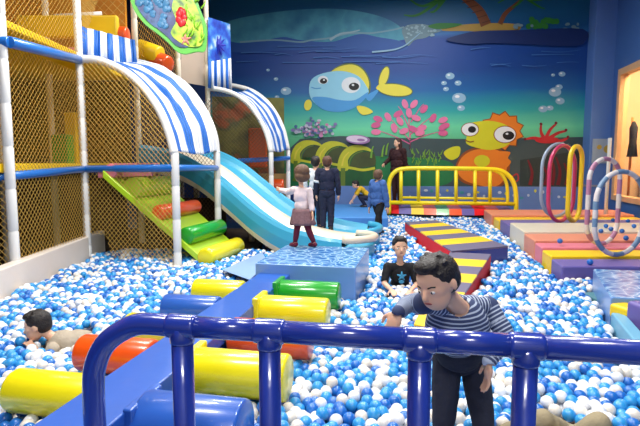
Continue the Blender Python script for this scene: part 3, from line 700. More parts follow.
# ---- beam with rollers
bm_ = empty('roller_beam', (-.75, 3.4, 0), 'long blue balance beam with coloured rollers on both sides, ending at the block', 'balance beam')
def bc(Y): return Vector((-.54 + (Y - 4.5) * .205, Y, 0))
BT = .5
a0, a1 = bc(.9), bc(4.95); bu = (a1 - a0).normalized(); bv = Vector((bu.y, -bu.x, 0)); hw = .16
mb = MB().use(royal_v); hp = [a0 - bv * hw, a0 + bv * hw, a1 + bv * hw, a1 - bv * hw]
mb.hexa([p + Vector((0, 0, BT - .10)) for p in hp], [p + Vector((0, 0, BT)) for p in hp]); mb.build('beam_top', bm_, bevel=.01)
hp = [a0 - bv * .14, a0 + bv * .14, a1 + bv * .14, a1 - bv * .14]
MB().use(dkblue_v).hexa([p for p in hp], [p + Vector((0, 0, BT - .10)) for p in hp]).build('beam_base', bm_, bevel=.01)
def roller(Y, side, m, r=.125, L=.56, plate=True, z=.42):
    c = bc(Y) + Vector((0, 0, z)); s = c + bv * side * (hw + .01); e = s + bv * side * L
    n = MB().use(m).cyl(s, e, r, 40, .018).build('foam_roller', bm_, smooth=True)
    if plate:
        R = Matrix((bv, bu, Vector((0, 0, 1)))).transposed(); 
        MB().use(m).box(s + bv * side * .0, (.05, .27, .26), M=R @ Matrix.Rotation(.0, 3, 'X')).build('end_plate', n, bevel=.012)
roller(4.5, 1, green_v, z=.42); roller(3.97, 1, yellow_v); roller(3.37, 1, orange_v, plate=False); roller(2.8, 1, yellow_v, .13, .56); roller(2.28, 1, royal_v, .15, .5, z=.385)
roller(4.5, -1, yellow_v, .115, .48, False, .4); roller(3.95, -1, royal_v, .115, .48, False, .4); roller(3.42, -1, yellow_v, .115, .48, False, .4); roller(2.95, -1, orange_v, .115, .5, False, .4); roller(2.42, -1, yellow_v, .115, .5, False, .4)

# ---- striped ramps
def striped(name, near_l, near_r, far_r, far_l, seq, leftm, frontm, rightm, label, zb=.0):
    mb = MB(); n = len(seq); A, B, C, D = [Vector(p) for p in (near_l, near_r, far_r, far_l)]
    g = empty(name, ((A + C) / 2).to_2d().to_3d(), label, 'foam ramp')
    for k, m in enumerate(seq):
        t0, t1 = k / n, (k + 1) / n; mb.use(m); z = Vector((0, 0, .004))
        q = [A.lerp(D, t0), B.lerp(C, t0), B.lerp(C, t1), A.lerp(D, t1)]; mb.hexa([p - z * 5 for p in q], q)
    mb.build('striped_top', g)
    dz = Vector((0, 0, .021)); A2, B2, C2, D2 = [p - dz for p in (A, B, C, D)]
    fl = lambda p: Vector((p.x, p.y, zb))
    mb = MB(); mb.use(leftm).add([D2, A2, fl(A), fl(D)], [(0, 3, 2, 1)]); mb.use(rightm).add([B2, C2, fl(C), fl(B)], [(0, 3, 2, 1)])
    mb.use(frontm).add([A2, B2, fl(B), fl(A)], [(0, 3, 2, 1)]); mb.use(rightm).add([C2, D2, fl(D), fl(C)], [(0, 3, 2, 1)]); mb.use(leftm).add([A2, B2, C2, D2], [(0, 1, 2, 3)]); mb.add([fl(A), fl(B), fl(C), fl(D)], [(3, 2, 1, 0)])
    mb.build('foam_body', g)
striped('foam_ramp', PZ(452, 251, .5), PZ(508, 246, .5), PZ(436, 220, .47), PZ(405, 222, .47), [grey_v, yellow_w, grey_v, yellow_w, grey_v, yellow_w, grey_v], red_v, dkblue_v, dkblue_v, 'long yellow and grey striped foam bridge with red side and blue end')
striped('foam_ramp', PZ(414, 324, .33), PZ(440, 330, .33), PZ(491, 254, .48), PZ(450, 252, .48), [yellow_w, grey_v, yellow_w, grey_v, yellow_w, grey_v, yellow_w, grey_v], red_v, red_v, red_v, 'sloping yellow and grey striped foam ramp behind the boy in stripes')

# ---- right foam steps
XL = lambda Y: 2.74 + (Y - 5.6) * .19
def step(y0, y1, z1, m, label, xoff=0, wd=None):
    a = Vector((XL(y0) + xoff, y0, 0)); b = Vector((XL(y1) + xoff, y1, 0)); wd = wd or 3.0
    B = [a, a + Vector((wd, 0, 0)), b + Vector((wd, 0, 0)), b]
    o = MB().use(m).hexa(B, [p + Vector((0, 0, z1)) for p in B]).build('foam_step', bevel=.02)
    tag(o, label, 'foam step', 'row of coloured foam steps along the right side'); return o
step(5.55, 6.0, .44, purple_v, 'purple foam step nearest the water-topped block at right')
step(6.02, 6.45, .47, yellow_w, 'yellow foam step between the near purple and pink steps')
step(6.47, 6.85, .5, pink_v, 'pink foam step behind the yellow one')
step(6.87, 7.55, .53, coral_v, 'orange foam step between pink and cream steps')
step(7.57, 8.7, .56, cream_pad, 'cream foam step in the middle of the right-hand row', 0)
step(8.72, 9.7, .5, purple_v, 'purple foam step behind the cream one', 0)
step(9.72, 10.4, .47, yellow_w, 'narrow yellow foam step behind the far purple one', -.02)
step(10.42, 11.6, .52, coral_v, 'orange foam step farthest back beside the yellow fence', -.06)
# teal kerb at right foreground with cushions
a = PZ(611, 312, .4); b = PZ(642, 350, .4); c_ = PZ(700, 420, .4)
d = (a - b).normalized(); n_ = Vector((d.y, -d.x, 0)); n_ = n_ if n_.x > 0 else -n_
B = [c_, c_ + n_ * .1, a + n_ * .1, a]; B = [Vector((p.x, p.y, 0)) for p in B]
o = MB().use(mat('kerb_teal', (110, 170, 200), .4, .06, 5)).hexa(B, [p + Vector((0, 0, .4)) for p in B]).build('padded_kerb', bevel=.015)
tag(o, 'pale teal padded kerb running to the bottom right beside the balls', 'foam kerb')
o = MB().use(yellow_w).box(PZ(626, 318, .35) + Vector((0.03, 0, .05)), (.24, .2, .12), .3).build('foam_cushion', bevel=.03); tag(o, 'small yellow foam cushion behind the teal kerb', 'cushion')
o = MB().use(purple_v).box(PZ(645, 320, .4) + Vector((0, 0, .02)), (.16, .22, .22), .1).build('foam_cushion', bevel=.03); tag(o, 'purple foam cushion at the right edge behind the teal kerb', 'cushion')
o = MB().use(mat('pit_floor_green', (70, 120, 130), .6, .1, 4)).box((3.45, 4.0, .14), (1.5, 2.1, .28)).build('floor_mat', bevel=.02); tag(o, 'dull teal floor mat behind the right-hand kerb', 'mat')

# ---- hoops
def hoop(c, wd, ht, r, rz, ms, label, flat=False):
    c = Vector(c); R = wd / 2; H = ht; pts = []
    N = 14
    for k in range(N + 1): a = pi * k / N; pts.append((math.cos(a) * R, H - R + math.sin(a) * R))
    for k in range(1, 6): pts.append((-R, H - R - (H - 2 * R) * k / 6))
    for k in range(N + 1): a = pi + pi * k / N; pts.append((math.cos(a) * R, R + math.sin(a) * R))
    for k in range(1, 6): pts.append((R, R + (H - 2 * R) * k / 6))
    cz = math.cos(rz); sz = math.sin(rz)
    P_ = [c + Vector((x * cz, x * sz, z + r)) for x, z in pts]
    mb = MB(); mb.use(ms[0]).tube(P_, r, 12, closed=True)
    for m in ms: mb.use(m)
    for i in range(len(mb.mi)): mb.mi[i] = (i // 24) % len(ms)
    o = mb.build('play_hoop', smooth=True, origin=c); return tag(o, label, 'hoop', 'hoops standing on the foam steps')
hg = mat('hoop_grey', (150, 168, 190), .3, coat=.5); hp_ = mat('hoop_pink', (200, 50, 100), .3, coat=.5); hy = mat('hoop_yellow', (240, 205, 30), .3, coat=.5); hw_ = mat('hoop_white', (214, 206, 204), .35); hr = mat('hoop_rose', (176, 120, 150), .35); hb = mat('hoop_blue_grey', (110, 140, 170), .35)
hoop(PZ(556, 218, .52), .9, 1.42, .032, .45, [hg], 'grey hoop, hindmost of those on the foam steps')
hoop(PZ(560, 223, .5), .84, 1.38, .035, .6, [hp_], 'magenta pink hoop just behind the yellow one')
hoop(PZ(573, 223, .5), .5, 1.36, .042, .7, [hy], 'plain yellow hoop standing on the foam steps')
hoop(PZ(601, 246, .505), .54, 1.12, .03, .35, [hw_, hr], 'white and rose banded hoop between yellow and blue-white hoops')
hoop(PZ(617, 257, .47), .70, 1.0, .03, .25, [hw_, hb], 'large white hoop with grey blue bands at the right edge')
o = MB().use(mat('pole_white', (205, 205, 200), .4)).cyl(PD(610, 138, 10.6), Vector((PD(610, 138, 10.6).x, 10.6, .1)), .035, 12).build('white_pole', smooth=True); tag(o, 'thin white upright pole behind the banded hoops', 'pole')
# poster at foot of the pillar
pp = W0 + WD * 3.75 + WN * .47
o = MB().use(mat('poster_pale', (150, 170, 190), .5)).box((pp.x, pp.y, 1.9), (.56, .02, .62), -AW).build('poster'); tag(o, 'small pale poster with yellow shape low on the blue pillar', 'poster')
m2 = MB().use(mat('poster_yellow', (190, 160, 60), .5)); 
for dx, dz, r in ((.08, .05, .1), (.16, -.02, .07), (-.12, .1, .06)):
    q = pp + WD * dx + WN * .014; m2.add([Vector((q.x, q.y, 1.9 + dz)) + WD * math.cos(t) * r + Vector((0, 0, math.sin(t) * r)) for t in [2 * pi * k / 16 for k in range(16)]], [tuple(range(16))])
m2.build('poster_shape', o)
# coat on stand behind the shop window
st = empty('coat_stand', PD(631, 190, 12.3).to_2d().to_3d(), 'dark coat hanging on a stand behind the shop window', 'coat stand')
sc = PD(631, 150, 12.3)
MB().use(mat('stand_brass', (190, 120, 50), .4, metal=.3)).cyl((sc.x, sc.y, 0), (sc.x, sc.y, 2.7), .03, 10).cyl((sc.x, sc.y, 0), (sc.x, sc.y, .04), .2, 20).build('stand_pole', st, smooth=True)
MB().use(mat('coat_black', (22, 20, 22), .8)).tube([(sc.x, sc.y - .05, 2.6), (sc.x, sc.y - .06, 2.45), (sc.x, sc.y - .06, 2.1), (sc.x, sc.y - .06, 1.75)], .15, 14, rs=[.03, .09, .08, .12]).build('coat', st, smooth=True)
o = MB().use(mat('shelf_beige', (200, 190, 175), .5)).box(PD(640, 195, 12.6).to_2d().to_3d() + Vector((.8, .3, .7)), (.9, .6, 1.4)).build('shop_counter', bevel=.02); tag(o, 'pale beige counter behind the shop window', 'counter')

# ---- round platform of coloured wedges with the yellow fence
pf = empty('play_platform', (2.95, 12.7, 0), 'low platform with rainbow padded edge under the yellow fence', 'platform')
pa = PZ(386, 215, BALLZ); pb2 = PZ(514, 217, BALLZ)
pa = Vector((pa.x, 12.35, 0)); pb2 = Vector((pb2.x - .1, 11.95, 0)); pd_ = (pb2 - pa); pn = Vector((pd_.y, -pd_.x, 0)).normalized()
if pn.y > 0: pn = -pn
segs = [red_v, purple_v, yellow_w, orange_v, green_v, orange_v, purple_v, red_v, orange_v, purple_v]
ns = len(segs)
for k, m in enumerate(segs):
    def edge(t): return pa + pd_ * t + pn * (.28 * math.sin(pi * t))
    e0, e1 = edge(k / ns), edge((k + 1) / ns); i0, i1 = pa + pd_ * (k / ns) - pn * .95, pa + pd_ * ((k + 1) / ns) - pn * .95
    z = Vector((0, 0, 1))
    MB().use(m).hexa([e0 + z * .36, e1 + z * .36, i1 + z * .36, i0 + z * .36], [e0 + z * .5 - pn * .1, e1 + z * .5 - pn * .1, i1 + z * .57, i0 + z * .57]).build('padded_wedge', pf)
mb = MB().use(mat('platform_shade', (20, 20, 26), .7))  # near-black colour stands for the shade beneath the wedges
for k in range(ns):
    e0, e1 = pa + pd_ * (k / ns) + pn * (.22 * math.sin(pi * k / ns)), pa + pd_ * ((k + 1) / ns) + pn * (.22 * math.sin(pi * (k + 1) / ns)); i0, i1 = pa + pd_ * (k / ns) - pn * .95, pa + pd_ * ((k + 1) / ns) - pn * .95
    mb.hexa([e0, e1, i1, i0], [p + Vector((0, 0, .358)) for p in (e0, e1, i1, i0)])
mb.build('shade_base', pf)
yf = empty('yellow_fence', (3.0, 12.2, .3), 'bright yellow tubular fence on the rainbow-edged platform by the mural', 'fence')
fy = mat('yellow_fence_paint', (246, 222, 20), .35, coat=.4)
def fp(px, py, k=0):
    t = (px - 386) / 130.; Y = 12.3 - .38 * t - .0; return PD(px, py, Y)
rail = smoothline([fp(389, 214), fp(389, 198), fp(389, 184), fp(391.5, 176), fp(397, 170.5), fp(405, 168.8), fp(420, 168.3), fp(460, 168.6), fp(490, 169.3), fp(501, 171), fp(509, 176), fp(514, 184), fp(516, 196), fp(516, 217)], 4)
MB().use(fy).tube(rail, .055, 12).build('top_rail', yf, smooth=True)
MB().use(fy).tube([fp(389, 202.5), fp(516, 204)], .05, 12).build('bottom_rail', yf, smooth=True)
MB().use(fy).tube([fp(402, 197.5), fp(505, 199)], .03, 12).build('middle_rail', yf, smooth=True)
for x in (401, 418.5, 437.5, 456, 475, 490):
    MB().use(fy).tube([fp(x, 169), fp(x, 203)], .045, 12).build('bar', yf, smooth=True)
MB().use(fy).tube(smoothline([fp(493, 170), fp(501, 174), fp(506, 182), fp(507.5, 192), fp(507.5, 203.5)], 4), .04, 12).build('bar', yf, smooth=True)

# ---- navy rail in front
nr = empty('safety_rail', (0.2, 1.6, 0), 'padded navy blue safety rail across the front of the ball pit', 'rail')
RZ = 1.6 - .576
def rp(px): return None
r0 = Vector((-.52, 1.73, RZ)); r1 = Vector((1.35, 1.43, RZ - .006))
def rt(x): t = (x - r0.x) / (r1.x - r0.x); return r0.lerp(r1, t)
def atpx(px):
    # point of the rail line seen at pixel column px
    k = (px - 320) / FPX; lo, hi = -1.0, 1.6
    for _ in range(40):
        m_ = (lo + hi) / 2; p = rt(m_)
        if p.x / p.y < k: lo = m_
        else: hi = m_
    return rt(lo)
RT = .0385
jx = [178, 268, 423, 533]
J = [atpx(x) for x in jx]; rdir = (r1 - r0).normalized()
E0 = atpx(84) ; zl = Vector((0, 0, 1))
cr = smoothline([Vector((E0.x, E0.y, .0)), Vector((E0.x, E0.y, .5)), E0 - zl * .27, E0 - zl * .17 + rdir * .012, E0 - zl * .085 + rdir * .055, E0 - zl * .03 + rdir * .125, E0 + rdir * .2, J[0] - rdir * .03], 6)
MB().use(navy_tube).tube(cr, RT + .001, 20).build('curved_end', nr, smooth=True)
xs = [J[0]] + J[1:] + [r1 + rdir * .6]
for a, b in zip(xs[:-1], xs[1:]):
    MB().use(navy_tube).tube([a + rdir * .03, b - rdir * .03], RT, 20).build('top_rail', nr, smooth=True)
MB().use(navy_tube).tube([r1 + rdir * .6, Vector(((r1 + rdir * .6).x, (r1 + rdir * .6).y, 0))], RT, 20).build('post', nr, smooth=True)
for k, p in enumerate(J):
    n = MB().use(navy_tube).tube([p - zl * .04, Vector((p.x, p.y, 0))], RT, 20).build('post', nr, smooth=True)
    MB().use(navy_tube).tube([p - rdir * .055, p - rdir * .05, p - rdir * .04, p + rdir * .04, p + rdir * .05, p + rdir * .055], RT, 20, rs=[RT - .002, RT + .004, RT + .005, RT + .005, RT + .004, RT - .002]).tube([p - zl * .0, p - zl * .05, p - zl * .058, p - zl * .062], RT, 20, rs=[RT + .005, RT + .005, RT + .004, RT - .002]).build('joint_sleeve', n, smooth=True)

# ================================================================== PEOPLE
skin = mat('skin', (228, 180, 150), .5, .06, 12, sub=.15)
hair_dk = mat('hair_dark', (26, 20, 20), .55, .3, 60, .6, 120)
hair_br = mat('hair_brown', (84, 52, 36), .6, .3, 50, .6, 120)
hair_md = mat('hair_chestnut', (100, 72, 52), .6, .3, 50, .6, 120)
hair_lg = mat('hair_auburn', (60, 30, 22), .55, .3, 50, .6, 120)
class Fig:
    def __init__(s, voxel=.008): s.pr = []; s.vox = voxel
    def cone(s, a, ra, b, rb, tg): s.pr.append(('c', Vector(a), ra, Vector(b), rb, tg))
    def el(s, c, rad, M, tg): s.pr.append(('e', Vector(c), rad, M, tg))
    def remesh(s, smooth=4):
        mb = MB()
        for p in s.pr:
            if p[0] == 'c':
                _, a, ra, b, rb, tg = p; d = (b - a); L = d.length
                d = d.normalized() if L > 1e-6 else Vector((0, 0, 1))
                pts = []; rs = []
                for k in range(4): t = pi / 2 * k / 4; pts.append(a - d * ra * math.cos(t)); rs.append(max(ra * math.sin(t), ra * .08))
                for t in (0, .33, .66, 1): pts.append(a + d * L * t); rs.append(ra + (rb - ra) * t)
                for k in range(1, 5): t = pi / 2 * k / 4; pts.append(b + d * rb * math.sin(t)); rs.append(max(rb * math.cos(t), rb * .08))
                mb.tube(pts, 1, 12, rs=rs)
            else: mb.ell(p[1], p[2], p[3], 18, 12)
        o = mb.build('tmp'); r = o.modifiers.new('r', 'REMESH'); r.mode = 'VOXEL'; r.voxel_size = s.vox; r.use_smooth_shade = True
        sm = o.modifiers.new('s', 'SMOOTH'); sm.factor = .5; sm.iterations = smooth
        dg = bpy.context.evaluated_depsgraph_get(); me = bpy.data.meshes.new_from_object(o.evaluated_get(dg))
        bpy.data.objects.remove(o); return me
    def classify(s, co):
        n = len(co); best = np.full(n, 1e9); idx = np.zeros(n, int); along = np.zeros(n)
        for k, p in enumerate(s.pr):
            if p[0] == 'c':
                a = np.array(p[1]); b = np.array(p[3]); d = b - a; L2 = max(d @ d, 1e-9)
                t = np.clip(((co - a) @ d) / L2, 0, 1); q = a + t[:, None] * d
                ds = np.linalg.norm(co - q, axis=1) - (p[2] + (p[4] - p[2]) * t); al = t * math.sqrt(L2)
            else:
                R = np.array(p[3]); l = (co - np.array(p[1])) @ R; rad = np.array(p[2]); kk = np.linalg.norm(l / rad, axis=1)
                ds = (kk - 1) * rad.min(); al = l[:, 2]
            m = ds < best; best[m] = ds[m]; idx[m] = k; along[m] = al[m]
        return idx, along
def frameM(fwd, up):
    f = Vector(fwd).normalized(); u = Vector(up); u = (u - f * u.dot(f)).normalized(); side = (-f).cross(u)
    return Matrix((side, -f, u)).transposed()   # columns: side, back, up
def hand(F, wrist, d, palm_n, sz, thumb_side, curl=.5):
    """palm, four unequal bent fingers and a thumb from the side of the palm"""
    d = Vector(d).normalized(); n = Vector(palm_n); n = (n - d * n.dot(d)).normalized(); s_ = d.cross(n).normalized() * thumb_side
    M = Matrix((s_, d, n)).transposed(); w = Vector(wrist); L = sz
    F.el(w + d * L * .28, (L * .24, L * .30, L * .11), M, 'hand')
    for k, (off, ln) in enumerate(((.17, .40), (.06, .45), (-.06, .42), (-.17, .33))):
        b = w + d * L * .48 + s_ * L * off; spread = s_ * off * .35
        d1 = (d + spread + n * .25 * curl).normalized(); p1 = b + d1 * L * ln * .5
        d2 = (d + spread + n * 1.0 * curl).normalized(); p2 = p1 + d2 * L * ln * .5
        r = L * .056; F.cone(b, r, p1, r * .95, 'hand'); F.cone(p1, r * .95, p2, r * .8, 'hand')
    b = w + d * L * .14 + s_ * L * .18; d1 = (d * .6 + s_ * .75 + n * .2).normalized(); p1 = b + d1 * L * .25; p2 = p1 + (d + s_ * .15 + n * .3).normalized() * L * .2
    F.cone(b, L * .075, p1, L * .062, 'hand'); F.cone(p1, L * .062, p2, L * .05, 'hand')
def person(label, J, H, fwd, hfwd, gar, hair='short', hairm=None, headup=(0, 0, 1), vox=.008, rad=1, feet=True, face=True, skirt=None, curl=.5, handn=None, bodyr=1, extra=None, ffwd=None):
    """J: joints in world space; H: head height (chin to crown); fwd: chest direction; gar: {garment: (tags, material, offset)}"""
    F = Fig(vox); k = rad; fwd = Vector(fwd).normalized()
    neck, chest, pel = J['neck'], J['chest'], J['pelvis']; up = (neck - pel).normalized()
    T = frameM(fwd, up); side = T.col[0]; sh = (J['shL'] - J['shR']).length / 2
    F.el(chest, (sh * .80 * bodyr, sh * .58 * bodyr, (neck - chest).length * .95), T, 'torso')
    w = chest.lerp(pel, .55)
    F.el(w, (sh * .74 * bodyr, sh * .55 * bodyr, (chest - pel).length * .5), T, 'torso')
    F.el(pel, (sh * .78 * bodyr, sh * .6 * bodyr, sh * .62), T, 'pelvis')
    F.cone(chest, sh * .5, pel, sh * .5, 'torso')
    F.cone(J['shL'], .036 * k, J['shR'], .036 * k, 'torso')
    F.cone(neck - up * .02, .036 * k, J['head'], .034 * k, 'neck')
    hs = H * .66
    for s in 'LR':
        shp, el, wr = J['sh' + s], J['el' + s], J['wr' + s]
        F.cone(shp, .040 * k, shp.lerp(el, .45), .035 * k, 'uparm'); F.cone(shp.lerp(el, .45), .035 * k, el, .028 * k, 'uparm')
        F.cone(el, .029 * k, el.lerp(wr, .35), .029 * k, 'forearm'); F.cone(el.lerp(wr, .35), .029 * k, wr, .019 * k, 'forearm')
        hd = J.get('hd' + s, wr - el); pn = (handn or {}).get(s, -side * (1 if s == 'L' else -1) + fwd * .3)
        hand(F, wr, hd, pn, hs, 1 if s == 'L' else -1, curl)
        hp, kn, an = J['hip' + s], J['kn' + s], J['an' + s]
        F.cone(hp, .062 * k, hp.lerp(kn, .5), .054 * k, 'thigh'); F.cone(hp.lerp(kn, .5), .054 * k, kn, .04 * k, 'thigh')
        F.cone(kn, .041 * k, kn.lerp(an, .35), .041 * k, 'shin'); F.cone(kn.lerp(an, .35), .041 * k, an, .026 * k, 'shin')
        if feet:
            fd = J.get('ft' + s) or (ffwd or fwd); fd = Vector(fd); fd = fd.normalized() if 'ft' + s in J else Vector((fd.x, fd.y, -.05)).normalized()
            fl = H * .85
            F.cone(an - fd * fl * .12 - zl * .018, .03 * k, an + fd * fl * .45 - zl * .03, .03 * k, 'foot' + s); F.cone(an + fd * fl * .45 - zl * .03, .03 * k, an + fd * fl * .62 - zl * .034, .022 * k, 'foot' + s)
    # head
    Hm = frameM(hfwd, headup); c = J['head']; sd, bk, u = Hm.col[0], Hm.col[1], Hm.col[2]
    F.el(c + bk * H * .05 + u * H * .1, (H * .355, H * .42, H * .39), Hm, 'head')
    F.el(c - bk * H * .13 - u * H * .2, (H * .27, H * .27, H * .27), Hm, 'head')
    F.el(c - bk * H * .18 - u * H * .02, (H * .30, H * .2, H * .22), Hm, 'head')
    F.cone(c - bk * H * .37 + u * H * .02, H * .035, c - bk * H * .43 - u * H * .09, H * .055, 'head')
    for s in (1, -1): F.el(c + sd * s * H * .36 + bk * H * .03 - u * H * .02, (H * .035, H * .08, H * .12), Hm, 'ear')
    me = F.remesh(3)
    n = len(me.vertices); co = np.empty(n * 3); me.vertices.foreach_get('co', co); co = co.reshape(-1, 3)
    idx, along = F.classify(co); tags = [p[-1] for p in F.pr]
    base = J.get('base') or Vector(((J['anL'].x + J['anR'].x) / 2, (J['anL'].y + J['anR'].y) / 2, min(J['anL'].z, J['anR'].z) - .04))
    root = empty('person', base, label, 'person')
    body = bpy.data.objects.new('body', me); COL.objects.link(body); body.parent = root; body.location = -base
    me.materials.clear(); me.materials.append(skin); me.polygons.foreach_set('use_smooth', [True] * len(me.polygons)); me.polygons.foreach_set('material_index', [0] * len(me.polygons))
    nr_ = np.empty(n * 3); me.vertex_normals.foreach_get('vector', nr_); nr_ = nr_.reshape(-1, 3)
    vt = np.array([tags[i] for i in idx]); bones = F.pr
    # parameter t along the bone (for sleeve lengths)
    polys = [tuple(p.vertices) for p in me.polygons]
    gl = []
    for gname, spec in gar.items():
        if gname in ('shoes', 'socks'): gl += [(gname[:-1], ({'footL'},) + tuple(spec[1:])), (gname[:-1], ({'footR'},) + tuple(spec[1:]))]
        else: gl.append((gname, spec))
    for gname, spec in gl:
        tgs, gm, off = spec[:3]; cut = spec[3] if len(spec) > 3 else None
        keep = np.isin(vt, list(tgs))
        if cut is not None: keep &= np.array([cut(Vector(q)) for q in co])
        fs = [p for p in polys if all(keep[i] for i in p)]
        if not fs: continue
        used = sorted({i for p in fs for i in p}); mp = {i: j for j, i in enumerate(used)}; ua = np.array(used)
        wr_ = np.array([noise.noise(Vector(q) * 22) for q in co[ua]]) * off * .55
        vv = co[ua] + nr_[ua] * (off + wr_)[:, None]
        gme = bpy.data.meshes.new(gname); gme.from_pydata([tuple(q) for q in vv], [], [tuple(mp[i] for i in p) for p in fs])
        gme.materials.append(gm); gme.polygons.foreach_set('use_smooth', [True] * len(fs))
        at = gme.attributes.new('along', 'FLOAT', 'POINT'); at.data.foreach_set('value', along[ua].astype(np.float32))
        go = bpy.data.objects.new(gname, gme); COL.objects.link(go); go.parent = root; go.location = -base
        so_ = go.modifiers.new('thick', 'SOLIDIFY'); so_.thickness = off * .8; so_.offset = -1
    # hair
    Fh = Fig(max(vox, .006)); c2 = c + bk * H * .1 + u * H * .16
    Fh.el(c2, (H * .39, H * .42, H * .38), Hm, 'h'); 
    Fh.el(c + bk * H * .2 + u * H * .02, (H * .36, H * .30, H * .34), Hm, 'h')
    if hair == 'short':
        Fh.el(c - bk * H * .12 + u * H * .42, (H * .27, H * .22, H * .13), Hm, 'h')
        r_ = random.Random(3)
        for _ in range(26):
            a = r_.uniform(0, 2 * pi); e = r_.uniform(.2, 1.3); dr = sd * math.cos(a) * math.cos(e) + bk * math.sin(a) * math.cos(e) * .9 + u * math.sin(e)
            if dr.dot(-bk) > .75: continue
            pz = c2 + dr * H * .36; Fh.cone(pz, H * .05, pz + (dr * .8 - bk * .5).normalized() * H * .09, H * .02, 'h')
    if hair == 'bob':
        Fh.el(c + bk * H * .14 - u * H * .16, (H * .50, H * .36, H * .34), Hm, 'h'); Fh.el(c2, (H * .46, H * .48, H * .42), Hm, 'h')
    if hair == 'long':
        Fh.el(c + bk * H * .14 - u * H * .1, (H * .40, H * .30, H * .4), Hm, 'h')
        for s in (-1, 0, 1): Fh.cone(c + bk * H * .2 + sd * s * H * .25, H * .2, c + bk * H * .28 + sd * s * H * .36 - zl * H * 1.25, H * .14, 'h')
    hm_ = Fh.remesh(1); hn = len(hm_.vertices); hc = np.empty(hn * 3); hm_.vertices.foreach_get('co', hc); hc = hc.reshape(-1, 3)
    # keep the face clear of hair
    loc = (hc - np.array(c)) @ np.array(Hm)
    hm_.materials.clear(); hm_.materials.append(hairm or hair_dk); hm_.polygons.foreach_set('use_smooth', [True] * len(hm_.polygons)); hm_.polygons.foreach_set('material_index', [0] * len(hm_.polygons))
    ho = bpy.data.objects.new('hair', hm_); COL.objects.link(ho); ho.parent = root; ho.location = -base
    if face:
        bv_ = BVHTree.FromPolygons([tuple(q) for q in co], polys)
        def onface(x, z):
            o_ = c + sd * x * H + u * z * H - bk * H; h = bv_.ray_cast(o_, bk); return h[0] if h[0] else c - bk * H * .4
        ew = mat('eye_white', (225, 222, 218), .2); ei = mat('eye_dark', (30, 20, 16), .15); lip_ = mat('lips', (170, 84, 78), .5)
        for s in (1, -1):
            p = onface(.145 * s, .0); MB().use(ew).ell(p + bk * H * .012, (H * .055, H * .03, H * .03), Hm).use(ei).ell(p - bk * H * .008, (H * .024, H * .014, H * .026), Hm, 10, 8).build('eye', root, smooth=True)
            a_, b_ = onface(.08 * s, .085), onface(.21 * s, .085); m_ = onface(.145 * s, .10)
            MB().use(hairm or hair_dk).tube([a_, m_, b_], H * .014, 6).build('eyebrow', root, smooth=True)
        p = onface(0, -.215); MB().use(lip_).ell(p, (H * .09, H * .018, H * .022), Hm, 12, 8).build('mouth', root, smooth=True)
    if skirt:
        c0, c1, ra_, rb_, m_ = skirt; pts = []
        mb = MB().use(m_); N = 36; rows_ = 6; vs = []
        for i in range(rows_ + 1):
            t = i / rows_; cc_ = Vector(c0).lerp(Vector(c1), t); r_ = ra_ + (rb_ - ra_) * t
            for j in range(N): a = 2 * pi * j / N; rr = r_ * (1 + .07 * t * math.sin(a * 7)); vs.append(cc_ + Vector((math.cos(a) * rr, math.sin(a) * rr * .8, 0)))
        mb.add(vs, [(i * N + j, i * N + (j + 1) % N, (i + 1) * N + (j + 1) % N, (i + 1) * N + j) for i in range(rows_) for j in range(N)])
        so_ = mb.build('skirt', root, smooth=True); q = so_.modifiers.new('t', 'SOLIDIFY'); q.thickness = .006
    if extra: extra(root, J)
    return root
def JJ(d):
    return {k: (PD(*v) if isinstance(v, tuple) else v) for k, v in d.items()}
TOP = {'torso', 'uparm', 'forearm'}; BOT = {'pelvis', 'thigh', 'shin'}
def cloth(name, c, var=.1): return mat('cloth_' + name, c, .85, var, 14, .3, 60)
jeans = cloth('dark_jeans', (28, 32, 50)); navy_c = cloth('navy', (22, 28, 56)); black_c = cloth('black', (18, 18, 22)); white_c = cloth('white', (214, 218, 224)); blush = cloth('blush', (226, 206, 206))
maroon = cloth('maroon', (104, 16, 44)); jblue = cloth('denim_blue', (62, 100, 164)); yel_c = cloth('yellow', (214, 170, 30)); burg = cloth('burgundy', (52, 20, 24)); beige_c = cloth('beige', (168, 156, 138)); tan_c = cloth('tan', (150, 138, 110))
stripe = ramp_mat('striped_knit', [(0, (56, 68, 104)), (.60, (56, 68, 104)), (.68, (176, 188, 208)), (.94, (176, 188, 208))], .85, 'along', 62)
sole = mat('shoe_black', (20, 20, 22), .6)
